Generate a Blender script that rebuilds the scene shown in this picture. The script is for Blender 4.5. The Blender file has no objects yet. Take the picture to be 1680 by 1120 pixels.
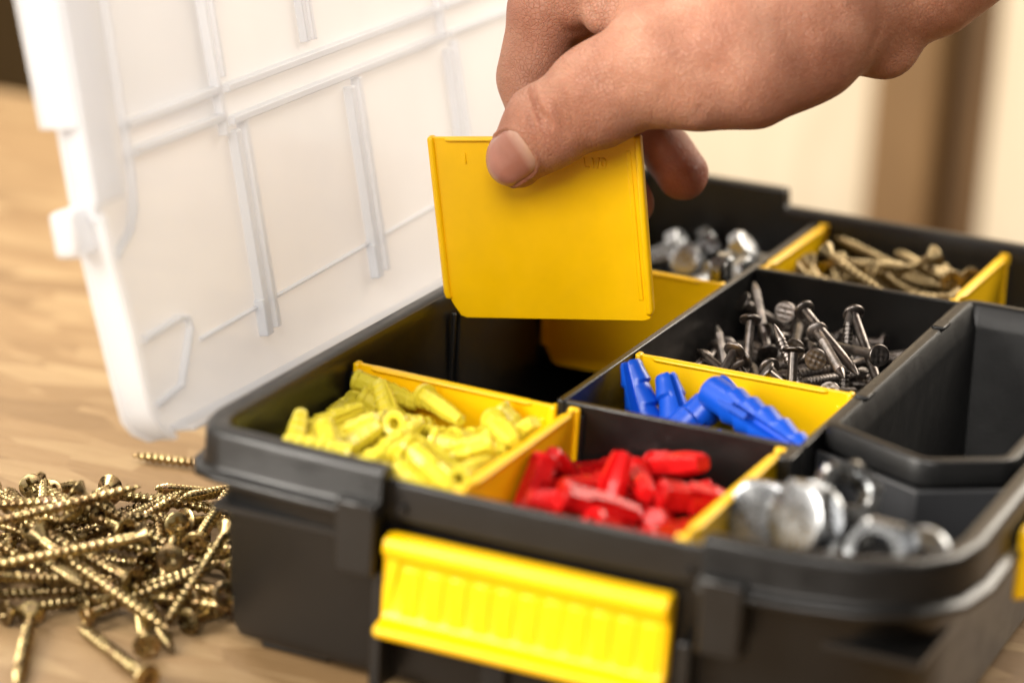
import bpy, bmesh, math, random
import numpy as np
from mathutils import Vector, Matrix, Quaternion, Euler

# ---------------------------------------------------------------- units: scene is laid out in "u" (0.8 mm); table top = 0
S = 0.0008
TABLE = -66.0
def W(x, y, z):
    return Vector((x * S, y * S, (z - TABLE) * S))

# ---------------------------------------------------------------- camera
scene = bpy.context.scene
cam_data = bpy.data.cameras.new("camera")
cam = bpy.data.objects.new("camera", cam_data)
scene.collection.objects.link(cam)
scene.camera = cam
yaw, pitch, roll = math.radians(-23.41), math.radians(17.72), math.radians(3.23)
fwd = Vector((math.sin(yaw) * math.cos(pitch), math.cos(yaw) * math.cos(pitch), -math.sin(pitch)))
right0 = Vector((math.cos(yaw), -math.sin(yaw), 0))
up0 = right0.cross(fwd)
right = math.cos(roll) * right0 + math.sin(roll) * up0
upv = -math.sin(roll) * right0 + math.cos(roll) * up0
m = Matrix((right, upv, -fwd)).transposed().to_4x4()
m.translation = W(367.8, -647.8, 265.3)
cam.matrix_world = m
cam_data.sensor_width = 36.0
cam_data.lens = 4561.9 * 36.0 / 1680.0
cam_data.clip_start = 0.01
cam_data.clip_end = 60.0
cam_data.dof.use_dof = True
cam_data.dof.focus_distance = 876 * S
cam_data.dof.aperture_fstop = 6.3
cam_data.dof.aperture_blades = 0

# ---------------------------------------------------------------- world and lamps (indoor workshop, soft window light)
world = bpy.data.worlds.new("World")
scene.world = world
world.use_nodes = True
wn = world.node_tree.nodes
wn["Background"].inputs[0].default_value = (1.0, 0.86, 0.70, 1)
wn["Background"].inputs[1].default_value = 0.05

def area(name, loc, target, size, power, color, size_y=None):
    d = bpy.data.lights.new(name, 'AREA')
    d.energy = power
    d.color = color
    d.shape = 'RECTANGLE' if size_y else 'SQUARE'
    d.size = size
    if size_y:
        d.size_y = size_y
    o = bpy.data.objects.new(name, d)
    scene.collection.objects.link(o)
    o.location = loc
    o.rotation_euler = (Vector(target) - Vector(loc)).to_track_quat('-Z', 'Y').to_euler()
    return o
ctr = W(80, 120, 0)
# large window, front left
area("window_light", W(-860, -1080, 700), W(50, 120, 10), 0.5, 27.0, (1.0, 0.94, 0.85), 0.62)
# added soft fill, in front and higher, no window there
area("front_fill_light", W(420, -1350, 1150), W(20, 150, 0), 0.7, 16.0, (1.0, 0.94, 0.87), 0.6)
# window beyond the lid, back left: shines on the bench and glints on the metal
area("back_window_light", W(-900, 620, 620), W(-160, 160, -40), 0.36, 3.6, (1.0, 0.92, 0.78), 0.36)
# added lamp beyond the far end of the bench, for sheen on the top faces
area("rear_sheen_light", W(520, 1050, 760), W(20, 150, 0), 0.55, 14.0, (1.0, 0.90, 0.76), 0.7)
# room light falling on the timber behind the bench
area("room_light", W(-600, 300, 900), W(-150, 1000, -100), 0.4, 6.4, (1.0, 0.90, 0.77), 0.4)

scene.render.engine = 'CYCLES'
scene.cycles.use_denoising = True
scene.cycles.max_bounces = 10
scene.cycles.transmission_bounces = 8
scene.cycles.transparent_max_bounces = 12
scene.cycles.caustics_reflective = False
scene.cycles.caustics_refractive = False
scene.cycles.sample_clamp_indirect = 6.0
scene.view_settings.view_transform = 'Standard'
scene.view_settings.look = 'None'
scene.view_settings.exposure = 0.22
scene.view_settings.gamma = 1.0

# ================================================================ materials
def new_mat(name):
    mt = bpy.data.materials.new(name)
    mt.use_nodes = True
    nt = mt.node_tree
    return mt, nt, nt.nodes["Principled BSDF"], nt.nodes["Material Output"]
def tex_coord(nt, kind='Object', scale=(1, 1, 1), rot=(0, 0, 0)):
    tc = nt.nodes.new('ShaderNodeTexCoord')
    mp = nt.nodes.new('ShaderNodeMapping')
    mp.inputs['Scale'].default_value = scale
    mp.inputs['Rotation'].default_value = rot
    nt.links.new(tc.outputs[kind], mp.inputs['Vector'])
    return mp.outputs['Vector']
def noise(nt, vec, scale, detail=4, rough=0.55, distortion=0.0):
    n = nt.nodes.new('ShaderNodeTexNoise')
    n.inputs['Scale'].default_value = scale
    n.inputs['Detail'].default_value = detail
    n.inputs['Roughness'].default_value = rough
    n.inputs['Distortion'].default_value = distortion
    nt.links.new(vec, n.inputs['Vector'])
    return n.outputs['Fac']
def ramp(nt, fac, stops):
    r = nt.nodes.new('ShaderNodeValToRGB')
    el = r.color_ramp.elements
    while len(el) < len(stops):
        el.new(0.5)
    for e, (p, c) in zip(el, stops):
        e.position = p
        e.color = c if len(c) == 4 else (*c, 1)
    nt.links.new(fac, r.inputs['Fac'])
    return r.outputs['Color']
def mix(nt, a, b, fac, mode='MIX'):
    n = nt.nodes.new('ShaderNodeMix')
    n.data_type = 'RGBA'
    n.blend_type = mode
    for sock, v in ((n.inputs[6], a), (n.inputs[7], b), (n.inputs[0], fac)):
        if hasattr(v, 'links'):
            nt.links.new(v, sock)
        elif isinstance(v, (int, float)):
            sock.default_value = v
        else:
            sock.default_value = (*v, 1)
    return n.outputs[2]
def bump(nt, bsdf, height, strength, dist):
    b = nt.nodes.new('ShaderNodeBump')
    b.inputs['Strength'].default_value = strength
    b.inputs['Distance'].default_value = dist
    nt.links.new(height, b.inputs['Height'])
    nt.links.new(b.outputs['Normal'], bsdf.inputs['Normal'])
    return b

def plastic(name, col, rough=0.4, var=0.12, grain=0.15, sss=0.0, col2=None, spec=0.5, rand=0.0):
    mt, nt, b, out = new_mat(name)
    v = tex_coord(nt)
    n1 = noise(nt, v, 45, 5)
    c2 = col2 or tuple(min(1, c * (1 + var)) for c in col)
    c1 = tuple(c * (1 - var) for c in col)
    c = ramp(nt, n1, [(0.3, c1), (0.7, c2)])
    if rand:
        oi = nt.nodes.new('ShaderNodeObjectInfo')
        hs = nt.nodes.new('ShaderNodeHueSaturation')
        mr = nt.nodes.new('ShaderNodeMapRange')
        mr.inputs[3].default_value = 1 - rand
        mr.inputs[4].default_value = 1 + rand
        nt.links.new(oi.outputs['Random'], mr.inputs[0])
        nt.links.new(mr.outputs[0], hs.inputs['Value'])
        nt.links.new(c, hs.inputs['Color'])
        c = hs.outputs['Color']
    nt.links.new(c, b.inputs['Base Color'])
    b.inputs['Specular IOR Level'].default_value = spec
    r = nt.nodes.new('ShaderNodeMapRange')
    n2 = noise(nt, v, 160, 4)
    r.inputs[3].default_value = rough - 0.10
    r.inputs[4].default_value = rough + 0.12
    nt.links.new(n2, r.inputs[0])
    nt.links.new(r.outputs[0], b.inputs['Roughness'])
    if sss:
        b.inputs['Subsurface Weight'].default_value = sss
        b.inputs['Subsurface Radius'].default_value = (1.0, 0.7, 0.2)
        b.inputs['Subsurface Scale'].default_value = 0.0008
    if grain:
        h = mix(nt, noise(nt, v, 2200, 2), noise(nt, v, 60, 3), 0.55)
        sv = tex_coord(nt, scale=(1, 14, 5), rot=(0.3, 0.5, 0.8))
        sc = ramp(nt, noise(nt, sv, 130, 2, 0.4), [(0.66, (1, 1, 1)), (0.70, (0.55, 0.55, 0.55)), (0.73, (1, 1, 1))])
        bump(nt, b, mix(nt, h, sc, 0.35, 'MULTIPLY'), grain, 0.0003)
    return mt

def metal(name, stops, rough=0.3, scale=120, rand=0.25, stretch=(1, 1, 1), bumpy=0.1):
    mt, nt, b, out = new_mat(name)
    v = tex_coord(nt, scale=stretch)
    oi = nt.nodes.new('ShaderNodeObjectInfo')
    ad = nt.nodes.new('ShaderNodeVectorMath')
    ad.operation = 'ADD'
    cm = nt.nodes.new('ShaderNodeCombineXYZ')
    for i in range(3):
        nt.links.new(oi.outputs['Random'], cm.inputs[i])
    nt.links.new(v, ad.inputs[0])
    nt.links.new(cm.outputs[0], ad.inputs[1])
    vv = ad.outputs[0]
    n1 = noise(nt, vv, scale, 4, 0.6)
    c = ramp(nt, n1, stops)
    hs = nt.nodes.new('ShaderNodeHueSaturation')
    mr = nt.nodes.new('ShaderNodeMapRange')
    mr.inputs[3].default_value = 1 - rand
    mr.inputs[4].default_value = 1 + rand * 0.5
    nt.links.new(oi.outputs['Random'], mr.inputs[0])
    nt.links.new(mr.outputs[0], hs.inputs['Value'])
    nt.links.new(c, hs.inputs['Color'])
    nt.links.new(hs.outputs['Color'], b.inputs['Base Color'])
    b.inputs['Metallic'].default_value = 1.0
    r = nt.nodes.new('ShaderNodeMapRange')
    n2 = noise(nt, vv, scale * 4, 4)
    r.inputs[3].default_value = max(0.05, rough - 0.12)
    r.inputs[4].default_value = rough + 0.15
    nt.links.new(n2, r.inputs[0])
    nt.links.new(r.outputs[0], b.inputs['Roughness'])
    if bumpy:
        bump(nt, b, noise(nt, vv, 1500, 3), bumpy, 0.0002)
    return mt

M = {}
M['black'] = plastic('black_plastic', (0.0055, 0.0052, 0.005), 0.33, 0.25, 0.35, spec=0.55)
M['black_bin'] = plastic('black_bin_plastic', (0.006, 0.006, 0.0062), 0.38, 0.25, 0.3, spec=0.35)
M['lit_black'] = plastic('lit_black_plastic', (0.030, 0.031, 0.034), 0.36, 0.25, 0.3, spec=0.5)  # lighter copy of the black plastic, front light put into its colour
M['yellow'] = plastic('yellow_plastic', (0.92, 0.54, 0.001), 0.32, 0.07, 0.14, sss=0.0)
M['lemon'] = plastic('lemon_plastic', (0.70, 0.59, 0.045), 0.28, 0.10, 0.15, sss=0.0, rand=0.12)
M['red'] = plastic('red_plastic', (0.50, 0.006, 0.007), 0.26, 0.10, 0.12, sss=0.0, rand=0.12)
M['blue'] = plastic('blue_plastic', (0.004, 0.070, 0.50), 0.32, 0.08, 0.12, sss=0.0)
M['gold'] = metal('yellow_zinc', [(0.28, (0.14, 0.085, 0.042)), (0.44, (0.31, 0.215, 0.105)), (0.57, (0.46, 0.365, 0.17)), (0.72, (0.43, 0.275, 0.19))], 0.27, 160, 0.45)
M['brass'] = metal('dull_yellow_zinc', [(0.3, (0.20, 0.145, 0.070)), (0.7, (0.40, 0.31, 0.165))], 0.36, 200, 0.2)
M['nail'] = metal('dark_steel', [(0.3, (0.10, 0.09, 0.083)), (0.55, (0.24, 0.215, 0.20)), (0.75, (0.33, 0.265, 0.22))], 0.36, 260, 0.4)
M['zinc'] = metal('bright_zinc', [(0.3, (0.26, 0.27, 0.285)), (0.7, (0.46, 0.47, 0.48))], 0.27, 120, 0.2)

def lid_material():
    mt, nt, b, out = new_mat('milky_plastic')
    v = tex_coord(nt)
    c = ramp(nt, noise(nt, v, 18, 3), [(0.3, (0.80, 0.815, 0.845)), (0.7, (0.86, 0.875, 0.90))])
    nt.links.new(c, b.inputs['Base Color'])
    b.inputs['Roughness'].default_value = 0.38
    bump(nt, b, noise(nt, v, 900, 3), 0.08, 0.0002)
    tr = nt.nodes.new('ShaderNodeBsdfTranslucent')
    nt.links.new(c, tr.inputs['Color'])
    ms = nt.nodes.new('ShaderNodeMixShader')
    ms.inputs[0].default_value = 0.42
    nt.links.new(b.outputs[0], ms.inputs[1])
    nt.links.new(tr.outputs[0], ms.inputs[2])
    tp = nt.nodes.new('ShaderNodeBsdfTransparent')
    tp.inputs['Color'].default_value = (0.93, 0.93, 0.94, 1)
    m2 = nt.nodes.new('ShaderNodeMixShader')
    m2.inputs[0].default_value = 0.36
    nt.links.new(ms.outputs[0], m2.inputs[1])
    nt.links.new(tp.outputs[0], m2.inputs[2])
    nt.links.new(m2.outputs[0], out.inputs['Surface'])
    return mt
M['lid'] = lid_material()

def osb_material():
    # strand board: flat overlapping wood flakes in many directions
    mt, nt, b, out = new_mat('strand_board')
    cols = []
    base = None
    for i, (ang, sc, st) in enumerate(((0.5, 26, (1, 3.6, 1)), (-0.9, 22, (1, 4.2, 1)), (1.7, 30, (1, 3.2, 1)))):
        v = tex_coord(nt, scale=st, rot=(0, 0, ang))
        vo = nt.nodes.new('ShaderNodeTexVoronoi')
        vo.inputs['Scale'].default_value = sc * 0.9
        vo.inputs['Randomness'].default_value = 1.0
        nt.links.new(v, vo.inputs['Vector'])
        sp = nt.nodes.new('ShaderNodeSeparateColor')
        nt.links.new(vo.outputs['Color'], sp.inputs[0])
        gv = tex_coord(nt, scale=(st[0] * 0.9, st[1] * 14, 1), rot=(0, 0, ang + 1.5708))
        g = noise(nt, gv, 42, 6, 0.65)
        c = ramp(nt, sp.outputs[0], [(0.0, (0.23, 0.140, 0.062)), (0.35, (0.28, 0.175, 0.080)), (0.7, (0.32, 0.207, 0.100)), (1.0, (0.40, 0.28, 0.145))])
        c = mix(nt, c, ramp(nt, g, [(0.3, (0.62, 0.55, 0.47)), (0.7, (1, 1, 1))]), 0.8, 'MULTIPLY')
        if base is None:
            base = c
        else:
            mk = ramp(nt, sp.outputs[1], [(0.25, (0, 0, 0)), (0.65, (1, 1, 1))])
            base = mix(nt, base, c, mk)
    nt.links.new(base, b.inputs['Base Color'])
    b.inputs['Roughness'].default_value = 0.55
    v2 = tex_coord(nt)
    bump(nt, b, noise(nt, v2, 140, 5), 0.3, 0.001)
    return mt
M['osb'] = osb_material()

def wood_material(name, a, c, scale=6):
    mt, nt, b, out = new_mat(name)
    v = tex_coord(nt, scale=(8, 8, 0.8))
    n = noise(nt, v, scale, 6, 0.6, 1.2)
    nt.links.new(ramp(nt, n, [(0.3, a), (0.7, c)]), b.inputs['Base Color'])
    b.inputs['Roughness'].default_value = 0.6
    bump(nt, b, n, 0.2, 0.001)
    return mt
M['pale_wood'] = wood_material('pale_pine', (0.66, 0.54, 0.38), (0.78, 0.67, 0.50))
M['brown_wood'] = wood_material('brown_timber', (0.15, 0.080, 0.028), (0.24, 0.135, 0.052))
M['dark_wood'] = wood_material('dark_timber', (0.10, 0.050, 0.016), (0.17, 0.092, 0.032))
M['dark_floor'] = wood_material('dark_floor', (0.24, 0.145, 0.055), (0.32, 0.20, 0.085))

def skin_material():
    mt, nt, b, out = new_mat('skin')
    v = tex_coord(nt)
    n1 = noise(nt, v, 55, 5, 0.6)
    n2 = noise(nt, v, 320, 4, 0.6)
    at = nt.nodes.new('ShaderNodeAttribute')
    at.attribute_name = 'flush'
    c = ramp(nt, n1, [(0.28, (0.36, 0.150, 0.092)), (0.5, (0.47, 0.222, 0.143)), (0.72, (0.56, 0.30, 0.205))])
    c = mix(nt, c, ramp(nt, n2, [(0.35, (0.84, 0.78, 0.74)), (0.65, (1.0, 1.0, 1.0))]), 0.55, 'MULTIPLY')
    c = mix(nt, c, (0.44, 0.115, 0.075), at.outputs['Fac'])
    nt.links.new(c, b.inputs['Base Color'])
    b.inputs['Subsurface Weight'].default_value = 0.28
    b.inputs['Subsurface Radius'].default_value = (1.0, 0.35, 0.18)
    b.inputs['Subsurface Scale'].default_value = 0.0035
    r = nt.nodes.new('ShaderNodeMapRange')
    r.inputs[3].default_value = 0.42
    r.inputs[4].default_value = 0.62
    nt.links.new(n2, r.inputs[0])
    nt.links.new(r.outputs[0], b.inputs['Roughness'])
    b.inputs['Specular IOR Level'].default_value = 0.4
    # pores plus a net of fine skin lines
    vo = nt.nodes.new('ShaderNodeTexVoronoi')
    vo.feature = 'DISTANCE_TO_EDGE'
    vo.inputs['Scale'].default_value = 900
    nt.links.new(v, vo.inputs['Vector'])
    ln = ramp(nt, vo.outputs['Distance'], [(0.0, (0, 0, 0)), (0.12, (1, 1, 1))])
    vs = tex_coord(nt, scale=(1, 1, 1))
    n3 = noise(nt, vs, 700, 4, 0.6)
    n4 = noise(nt, vs, 160, 3, 0.5)
    h = mix(nt, ln, n3, 0.55)
    h = mix(nt, h, n4, 0.5)
    bump(nt, b, h, 0.8, 0.0008)
    return mt
M['skin'] = skin_material()

def nail_material():
    mt, nt, b, out = new_mat('fingernail')
    v = tex_coord(nt)
    at = nt.nodes.new('ShaderNodeAttribute')
    at.attribute_name = 'along'
    c = ramp(nt, at.outputs['Fac'], [(0.0, (0.60, 0.38, 0.29)), (0.14, (0.58, 0.34, 0.26)), (0.26, (0.47, 0.205, 0.15)), (0.8, (0.48, 0.215, 0.16)), (0.92, (0.55, 0.32, 0.24)), (1.0, (0.62, 0.44, 0.34))])
    c = mix(nt, c, ramp(nt, noise(nt, v, 260, 3), [(0.3, (0.86, 0.82, 0.8)), (0.7, (1, 1, 1))]), 0.6, 'MULTIPLY')
    nt.links.new(c, b.inputs['Base Color'])
    b.inputs['Roughness'].default_value = 0.24
    b.inputs['Subsurface Weight'].default_value = 0.15
    b.inputs['Subsurface Radius'].default_value = (1, .4, .25)
    b.inputs['Subsurface Scale'].default_value = 0.002
    return mt
M['fingernail'] = nail_material()

# ================================================================ geometry helpers (coordinates in u)
COL = scene.collection
def link(o, parent=None):
    COL.objects.link(o)
    if parent is not None:
        o.parent = parent
    return o
def tag(o, label=None, cat=None, group=None, kind=None):
    if label: o['label'] = label
    if cat: o['category'] = cat
    if group: o['group'] = group
    if kind: o['kind'] = kind
    return o
def empty(name, x, y, z):
    o = bpy.data.objects.new(name, None)
    o.empty_display_size = 0.01
    link(o)
    o.location = W(x, y, z)
    return o
def smooth(me, angle=35):
    me.polygons.foreach_set('use_smooth', [True] * len(me.polygons))
    try:
        me.set_sharp_from_angle(angle=math.radians(angle))
    except Exception:
        pass
def mesh_from(verts, faces, name, mat, angle=35):
    """verts in u, local; no offset"""
    me = bpy.data.meshes.new(name)
    me.from_pydata([(v[0] * S, v[1] * S, v[2] * S) for v in verts], [], faces)
    me.validate()
    bm = bmesh.new(); bm.from_mesh(me)
    bmesh.ops.recalc_face_normals(bm, faces=bm.faces)
    bm.to_mesh(me); bm.free()
    me.materials.append(mat)
    smooth(me, angle)
    return me
class MB:
    """collects simple solids of ONE part"""
    def __init__(self):
        self.v = []; self.f = []
    def add(self, v, f):
        n = len(self.v)
        self.v += [tuple(p) for p in v]
        self.f += [tuple(i + n for i in q) for q in f]
        return self
    def box(self, x0, x1, y0, y1, z0, z1):
        v = [(x, y, z) for z in (z0, z1) for y in (y0, y1) for x in (x0, x1)]
        return self.add(v, [(0, 2, 3, 1), (4, 5, 7, 6), (0, 1, 5, 4), (2, 6, 7, 3), (0, 4, 6, 2), (1, 3, 7, 5)])
    def prism(self, poly, z0, z1):
        n = len(poly)
        v = [(x, y, z0) for x, y in poly] + [(x, y, z1) for x, y in poly]
        f = [tuple(range(n))[::-1], tuple(range(n, 2 * n))] + [(i, (i + 1) % n, (i + 1) % n + n, i + n) for i in range(n)]
        return self.add(v, f)
    def loft(self, rings, cap0=True, cap1=True):
        n = len(rings[0])
        v = [p for r in rings for p in r]
        f = []
        for k in range(len(rings) - 1):
            for i in range(n):
                j = (i + 1) % n
                f.append((k * n + i, k * n + j, (k + 1) * n + j, (k + 1) * n + i))
        if cap0: f.append(tuple(range(n))[::-1])
        if cap1: f.append(tuple(range((len(rings) - 1) * n, len(rings) * n)))
        return self.add(v, f)
    def xform(self, mat):
        self.v = [tuple(mat @ Vector(p)) for p in self.v]
        return self
    def build(self, name, mat, parent=None, origin=None, bevel=0.0, seg=2, angle=35, subsurf=0):
        """verts given in scene u; origin (u) -> object location; if parent is an empty its location is subtracted"""
        if origin is None:
            origin = parent_origin(parent) if parent is not None else (0, 0, 0)
        me = mesh_from([(p[0] - origin[0], p[1] - origin[1], p[2] - origin[2]) for p in self.v], self.f, name, mat, angle)
        o = bpy.data.objects.new(name, me)
        link(o, parent)
        if parent is None:
            o.location = W(*origin)
        if bevel:
            bv = o.modifiers.new('bevel', 'BEVEL')
            bv.width = bevel * S; bv.segments = seg; bv.limit_method = 'ANGLE'; bv.angle_limit = math.radians(40)
            bv.harden_normals = False
        return o
ORIG = {}
def parent_origin(p):
    while p is not None:
        if p.name in ORIG:
            return ORIG[p.name]
        p = p.parent
    return (0, 0, 0)
def thing(name, x, y, z, label, cat, group=None):
    o = empty(name, x, y, z)
    ORIG[o.name] = (x, y, z)
    return tag(o, label, cat, group)
def offset_poly(poly, d):
    """inset a counter-clockwise polygon by d (per-vertex list or number)"""
    n = len(poly); out = []
    for i in range(n):
        p0 = Vector(poly[i - 1]); p1 = Vector(poly[i]); p2 = Vector(poly[(i + 1) % n])
        e1 = (p1 - p0).normalized(); e2 = (p2 - p1).normalized()
        n1 = Vector((-e1.y, e1.x)); n2 = Vector((-e2.y, e2.x))
        nn = (n1 + n2)
        nn = nn / max(0.4, nn.dot(n1)) if nn.length > 1e-6 else n1
        dd = d[i] if isinstance(d, (list, tuple)) else d
        q = p1 + nn * dd
        out.append((q.x, q.y))
    return out
def round_poly(poly, r, n=5):
    out = []
    N = len(poly)
    for i in range(N):
        p0 = Vector(poly[i - 1]); p1 = Vector(poly[i]); p2 = Vector(poly[(i + 1) % N])
        rr = r[i] if isinstance(r, (list, tuple)) else r
        if rr <= 0:
            out.append((p1.x, p1.y)); continue
        a = p1 + (p0 - p1).normalized() * rr; b = p1 + (p2 - p1).normalized() * rr
        for k in range(n + 1):
            t = k / n
            q = (1 - t) ** 2 * a + 2 * t * (1 - t) * p1 + t * t * b
            out.append((q.x, q.y))
    return out

# ================================================================ small hardware prototypes (mesh data; local axis +z = head end, origin mid length)
def lathe_faces(nr, na):
    f = []
    for k in range(nr - 1):
        for i in range(na):
            j = (i + 1) % na
            f.append((k * na + i, k * na + j, (k + 1) * na + j, (k + 1) * na + i))
    return f
def ring(r, z, na, ph=0.0):
    return [(r * math.cos(2 * math.pi * i / na + ph), r * math.sin(2 * math.pi * i / na + ph), z) for i in range(na)]

def screw_shank(L, r, pitch, head_h, thread_from=0.12, mat='gold'):
    """threaded shank, core r*0.62, crest r, gimlet tip"""
    na = 14
    z_top = L / 2 - head_h; z_bot = -L / 2
    per = 7
    nz = int((z_top - z_bot) / pitch * per)
    v = []
    for k in range(nz + 1):
        z = z_top + (z_bot - z_top) * k / nz
        s = (z - z_bot)
        tip = min(1.0, s / (3.2 * r)) ** 0.75
        core = r * 0.64 * tip
        top_blend = min(1.0, max(0.0, (z_top - z) / (L * thread_from) - 0.3))
        for i in range(na):
            th = 2 * math.pi * i / na
            ph = (z / pitch - i / na) % 1.0
            tri = max(0.0, 1 - abs(ph - 0.5) / 0.24)
            rr = core + (r * (0.35 + 0.65 * tip) - r * 0.64 * tip) * tri * top_blend * (0.25 + 0.75 * min(1, s / r)) + (1 - top_blend) * r * 0.10
            v.append((rr * math.cos(th), rr * math.sin(th), z))
    f = lathe_faces(nz + 1, na)
    f.append(tuple(range(na)))
    f.append(tuple(range(nz * na, (nz + 1) * na))[::-1])
    return mesh_from(v, f, 'screw_shank', M[mat], 50)
def screw_head(L, r_head, r, head_h, mat='gold'):
    """countersunk head with a cross recess and four thin star nicks"""
    na = 48
    z = L / 2
    def cross(th, a, b):
        c, s = abs(math.cos(th)), abs(math.sin(th))
        # union of two bars half-length a, half-width b
        best = 0
        for cc, ss in ((c, s), (s, c)):
            t = min(a / max(cc, 1e-6), b / max(ss, 1e-6))
            best = max(best, t)
        return best
    rings = []
    rings.append(ring(r * 0.64, z - head_h - 0.6, na))
    rings.append(ring(r * 0.72, z - head_h, na))
    rings.append(ring(r_head * 0.97, z - 0.75, na))
    rings.append(ring(r_head, z - 0.45, na))
    rings.append(ring(r_head * 0.97, z - 0.12, na))
    rings.append(ring(r_head * 0.90, z, na))
    ra, rb = r_head * 0.60, r_head * 0.155
    def cr(scale, zz):
        out = []
        for i in range(na):
            th = 2 * math.pi * i / na
            q = cross(th, ra * scale, rb * (0.5 + 0.5 * scale))
            nick = 0.0
            q = max(q, r_head * 0.26 * scale) + nick
            out.append((q * math.cos(th), q * math.sin(th), zz))
        return out
    rings.append(cr(1.08, z))
    rings.append(cr(1.0, z - 0.25))
    rings.append(cr(0.72, z - head_h * 0.55))
    rings.append(ring(r_head * 0.06, z - head_h * 0.7, na))
    v = [p for q in rings for p in q]
    f = lathe_faces(len(rings), na)
    f.append(tuple(range(na))[::-1])
    f.append(tuple(range((len(rings) - 1) * na, len(rings) * na)))
    return mesh_from(v, f, 'screw_head', M[mat], 32)

def nail_shank(L, r, ribbed=True):
    na = 12
    v = []; zs = []
    z_top = L / 2 - 0.6
    z = z_top; k = 0
    prof = []
    prof.append((r * 1.25, z_top)); prof.append((r, z_top - 1.2))
    if ribbed:
        zz = z_top - L * 0.22
        prof.append((r, zz))
        while zz > -L / 2 + 3.6 * r:
            prof.append((r * 1.10, zz - 0.25)); prof.append((r * 1.10, zz - 0.75)); prof.append((r * 0.93, zz - 0.95)); prof.append((r * 0.93, zz - 1.35))
            zz -= 1.4
    prof.append((r, -L / 2 + 3.4 * r))
    prof.append((r * 0.55, -L / 2 + 1.2 * r)); prof.append((r * 0.12, -L / 2))
    rings = [ring(a, b, na) for a, b in prof]
    vv = [p for q in rings for p in q]
    f = lathe_faces(len(rings), na)
    f.append(tuple(range(na)))
    f.append(tuple(range((len(rings) - 1) * na, len(rings) * na))[::-1])
    return mesh_from(vv, f, 'nail_shank', M['nail'], 40)
def nail_head(L, rh, r):
    """flat head with a stamped waffle of small pits"""
    n = 20
    na = 28
    z = L / 2
    rings = [ring(r * 1.1, z - 1.6, na), ring(rh * 0.93, z - 1.15, na), ring(rh, z - 0.85, na), ring(rh, z - 0.35, na), ring(rh * 0.94, z - 0.08, na)]
    v = [p for q in rings for p in q]
    f = lathe_faces(len(rings), na)
    rad = [0.94, 0.80, 0.66, 0.52, 0.38, 0.24, 0.10]
    base = len(v) - na
    for k, q in enumerate(rad[1:]):
        for i in range(na):
            th = 2 * math.pi * i / na
            x, y = rh * q * math.cos(th), rh * q * math.sin(th)
            h = 0.12 * math.sin(x * 2.6) * math.sin(y * 2.6)
            v.append((x, y, z - 0.05 + h))
    nr = len(rad)
    for k in range(nr - 1):
        for i in range(na):
            j = (i + 1) % na
            f.append((base + k * na + i, base + k * na + j, base + (k + 1) * na + j, base + (k + 1) * na + i))
    f.append(tuple(range(base + (nr - 1) * na, base + nr * na)))
    f.append(tuple(range(na))[::-1])
    return mesh_from(v, f, 'nail_head', M['nail'], 40)

def plug_mesh(L, r, flutes, fins, mat, collar=1.12, seed=0, name='wall_plug', hole=True, taper=0.72, slit=True, facet=0, ang=40):
    """hollow expansion plug: collar and open bore at +z, ribbed body, slit far half, tapered end"""
    na = 40
    rings = []
    zt, zb = L / 2, -L / 2
    if hole:
        rings.append(ring(r * 0.42, zt - L * 0.45, na))
        rings.append(ring(r * 0.55, zt - 0.2, na))
    else:
        rings.append(ring(r * 0.2, zt + 0.05, na))
    rings.append(ring(r * 0.64, zt, na))
    rings.append(ring(r * collar * 0.95, zt, na))
    rings.append(ring(r * collar, zt - 0.35, na))
    rings.append(ring(r * collar, zt - 1.5, na))
    nz = 46
    for k in range(nz + 1):
        t = k / nz
        z = zt - 1.8 + (zb - zt + 1.8) * t
        out = []
        for i in range(na):
            th = 2 * math.pi * i / na
            rr = r * (1 - (1 - taper) * max(0, (t - 0.55) / 0.45) ** 1.3)
            if facet:
                q_ = (th % (2 * math.pi / facet)) - math.pi / facet
                rr *= math.cos(math.pi / facet) / math.cos(q_) * 1.04
            if flutes:
                rr *= 1 - 0.14 * (0.5 - 0.5 * math.cos(flutes * th)) ** 0.6
            if fins and 0.18 < t < 0.95:
                ph = (t * fins) % 1.0
                side = abs(math.sin(th)) ** 2
                rr *= 1 + (0.30 * (1 - ph) - 0.10) * side
            if slit and t > 0.30:
                d = min(abs(th - math.pi / 2 * q) for q in (0, 2, 4)) if True else 9
                if d < 0.24:
                    rr *= 0.45
            if t > 0.985:
                rr *= 0.9
            out.append((rr * math.cos(th), rr * math.sin(th), z))
        rings.append(out)
    v = [p for q in rings for p in q]
    f = lathe_faces(len(rings), na)
    f.append(tuple(range(na))[::-1])
    f.append(tuple(range((len(rings) - 1) * na, len(rings) * na)))
    return mesh_from(v, f, name, M[mat], ang)

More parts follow.
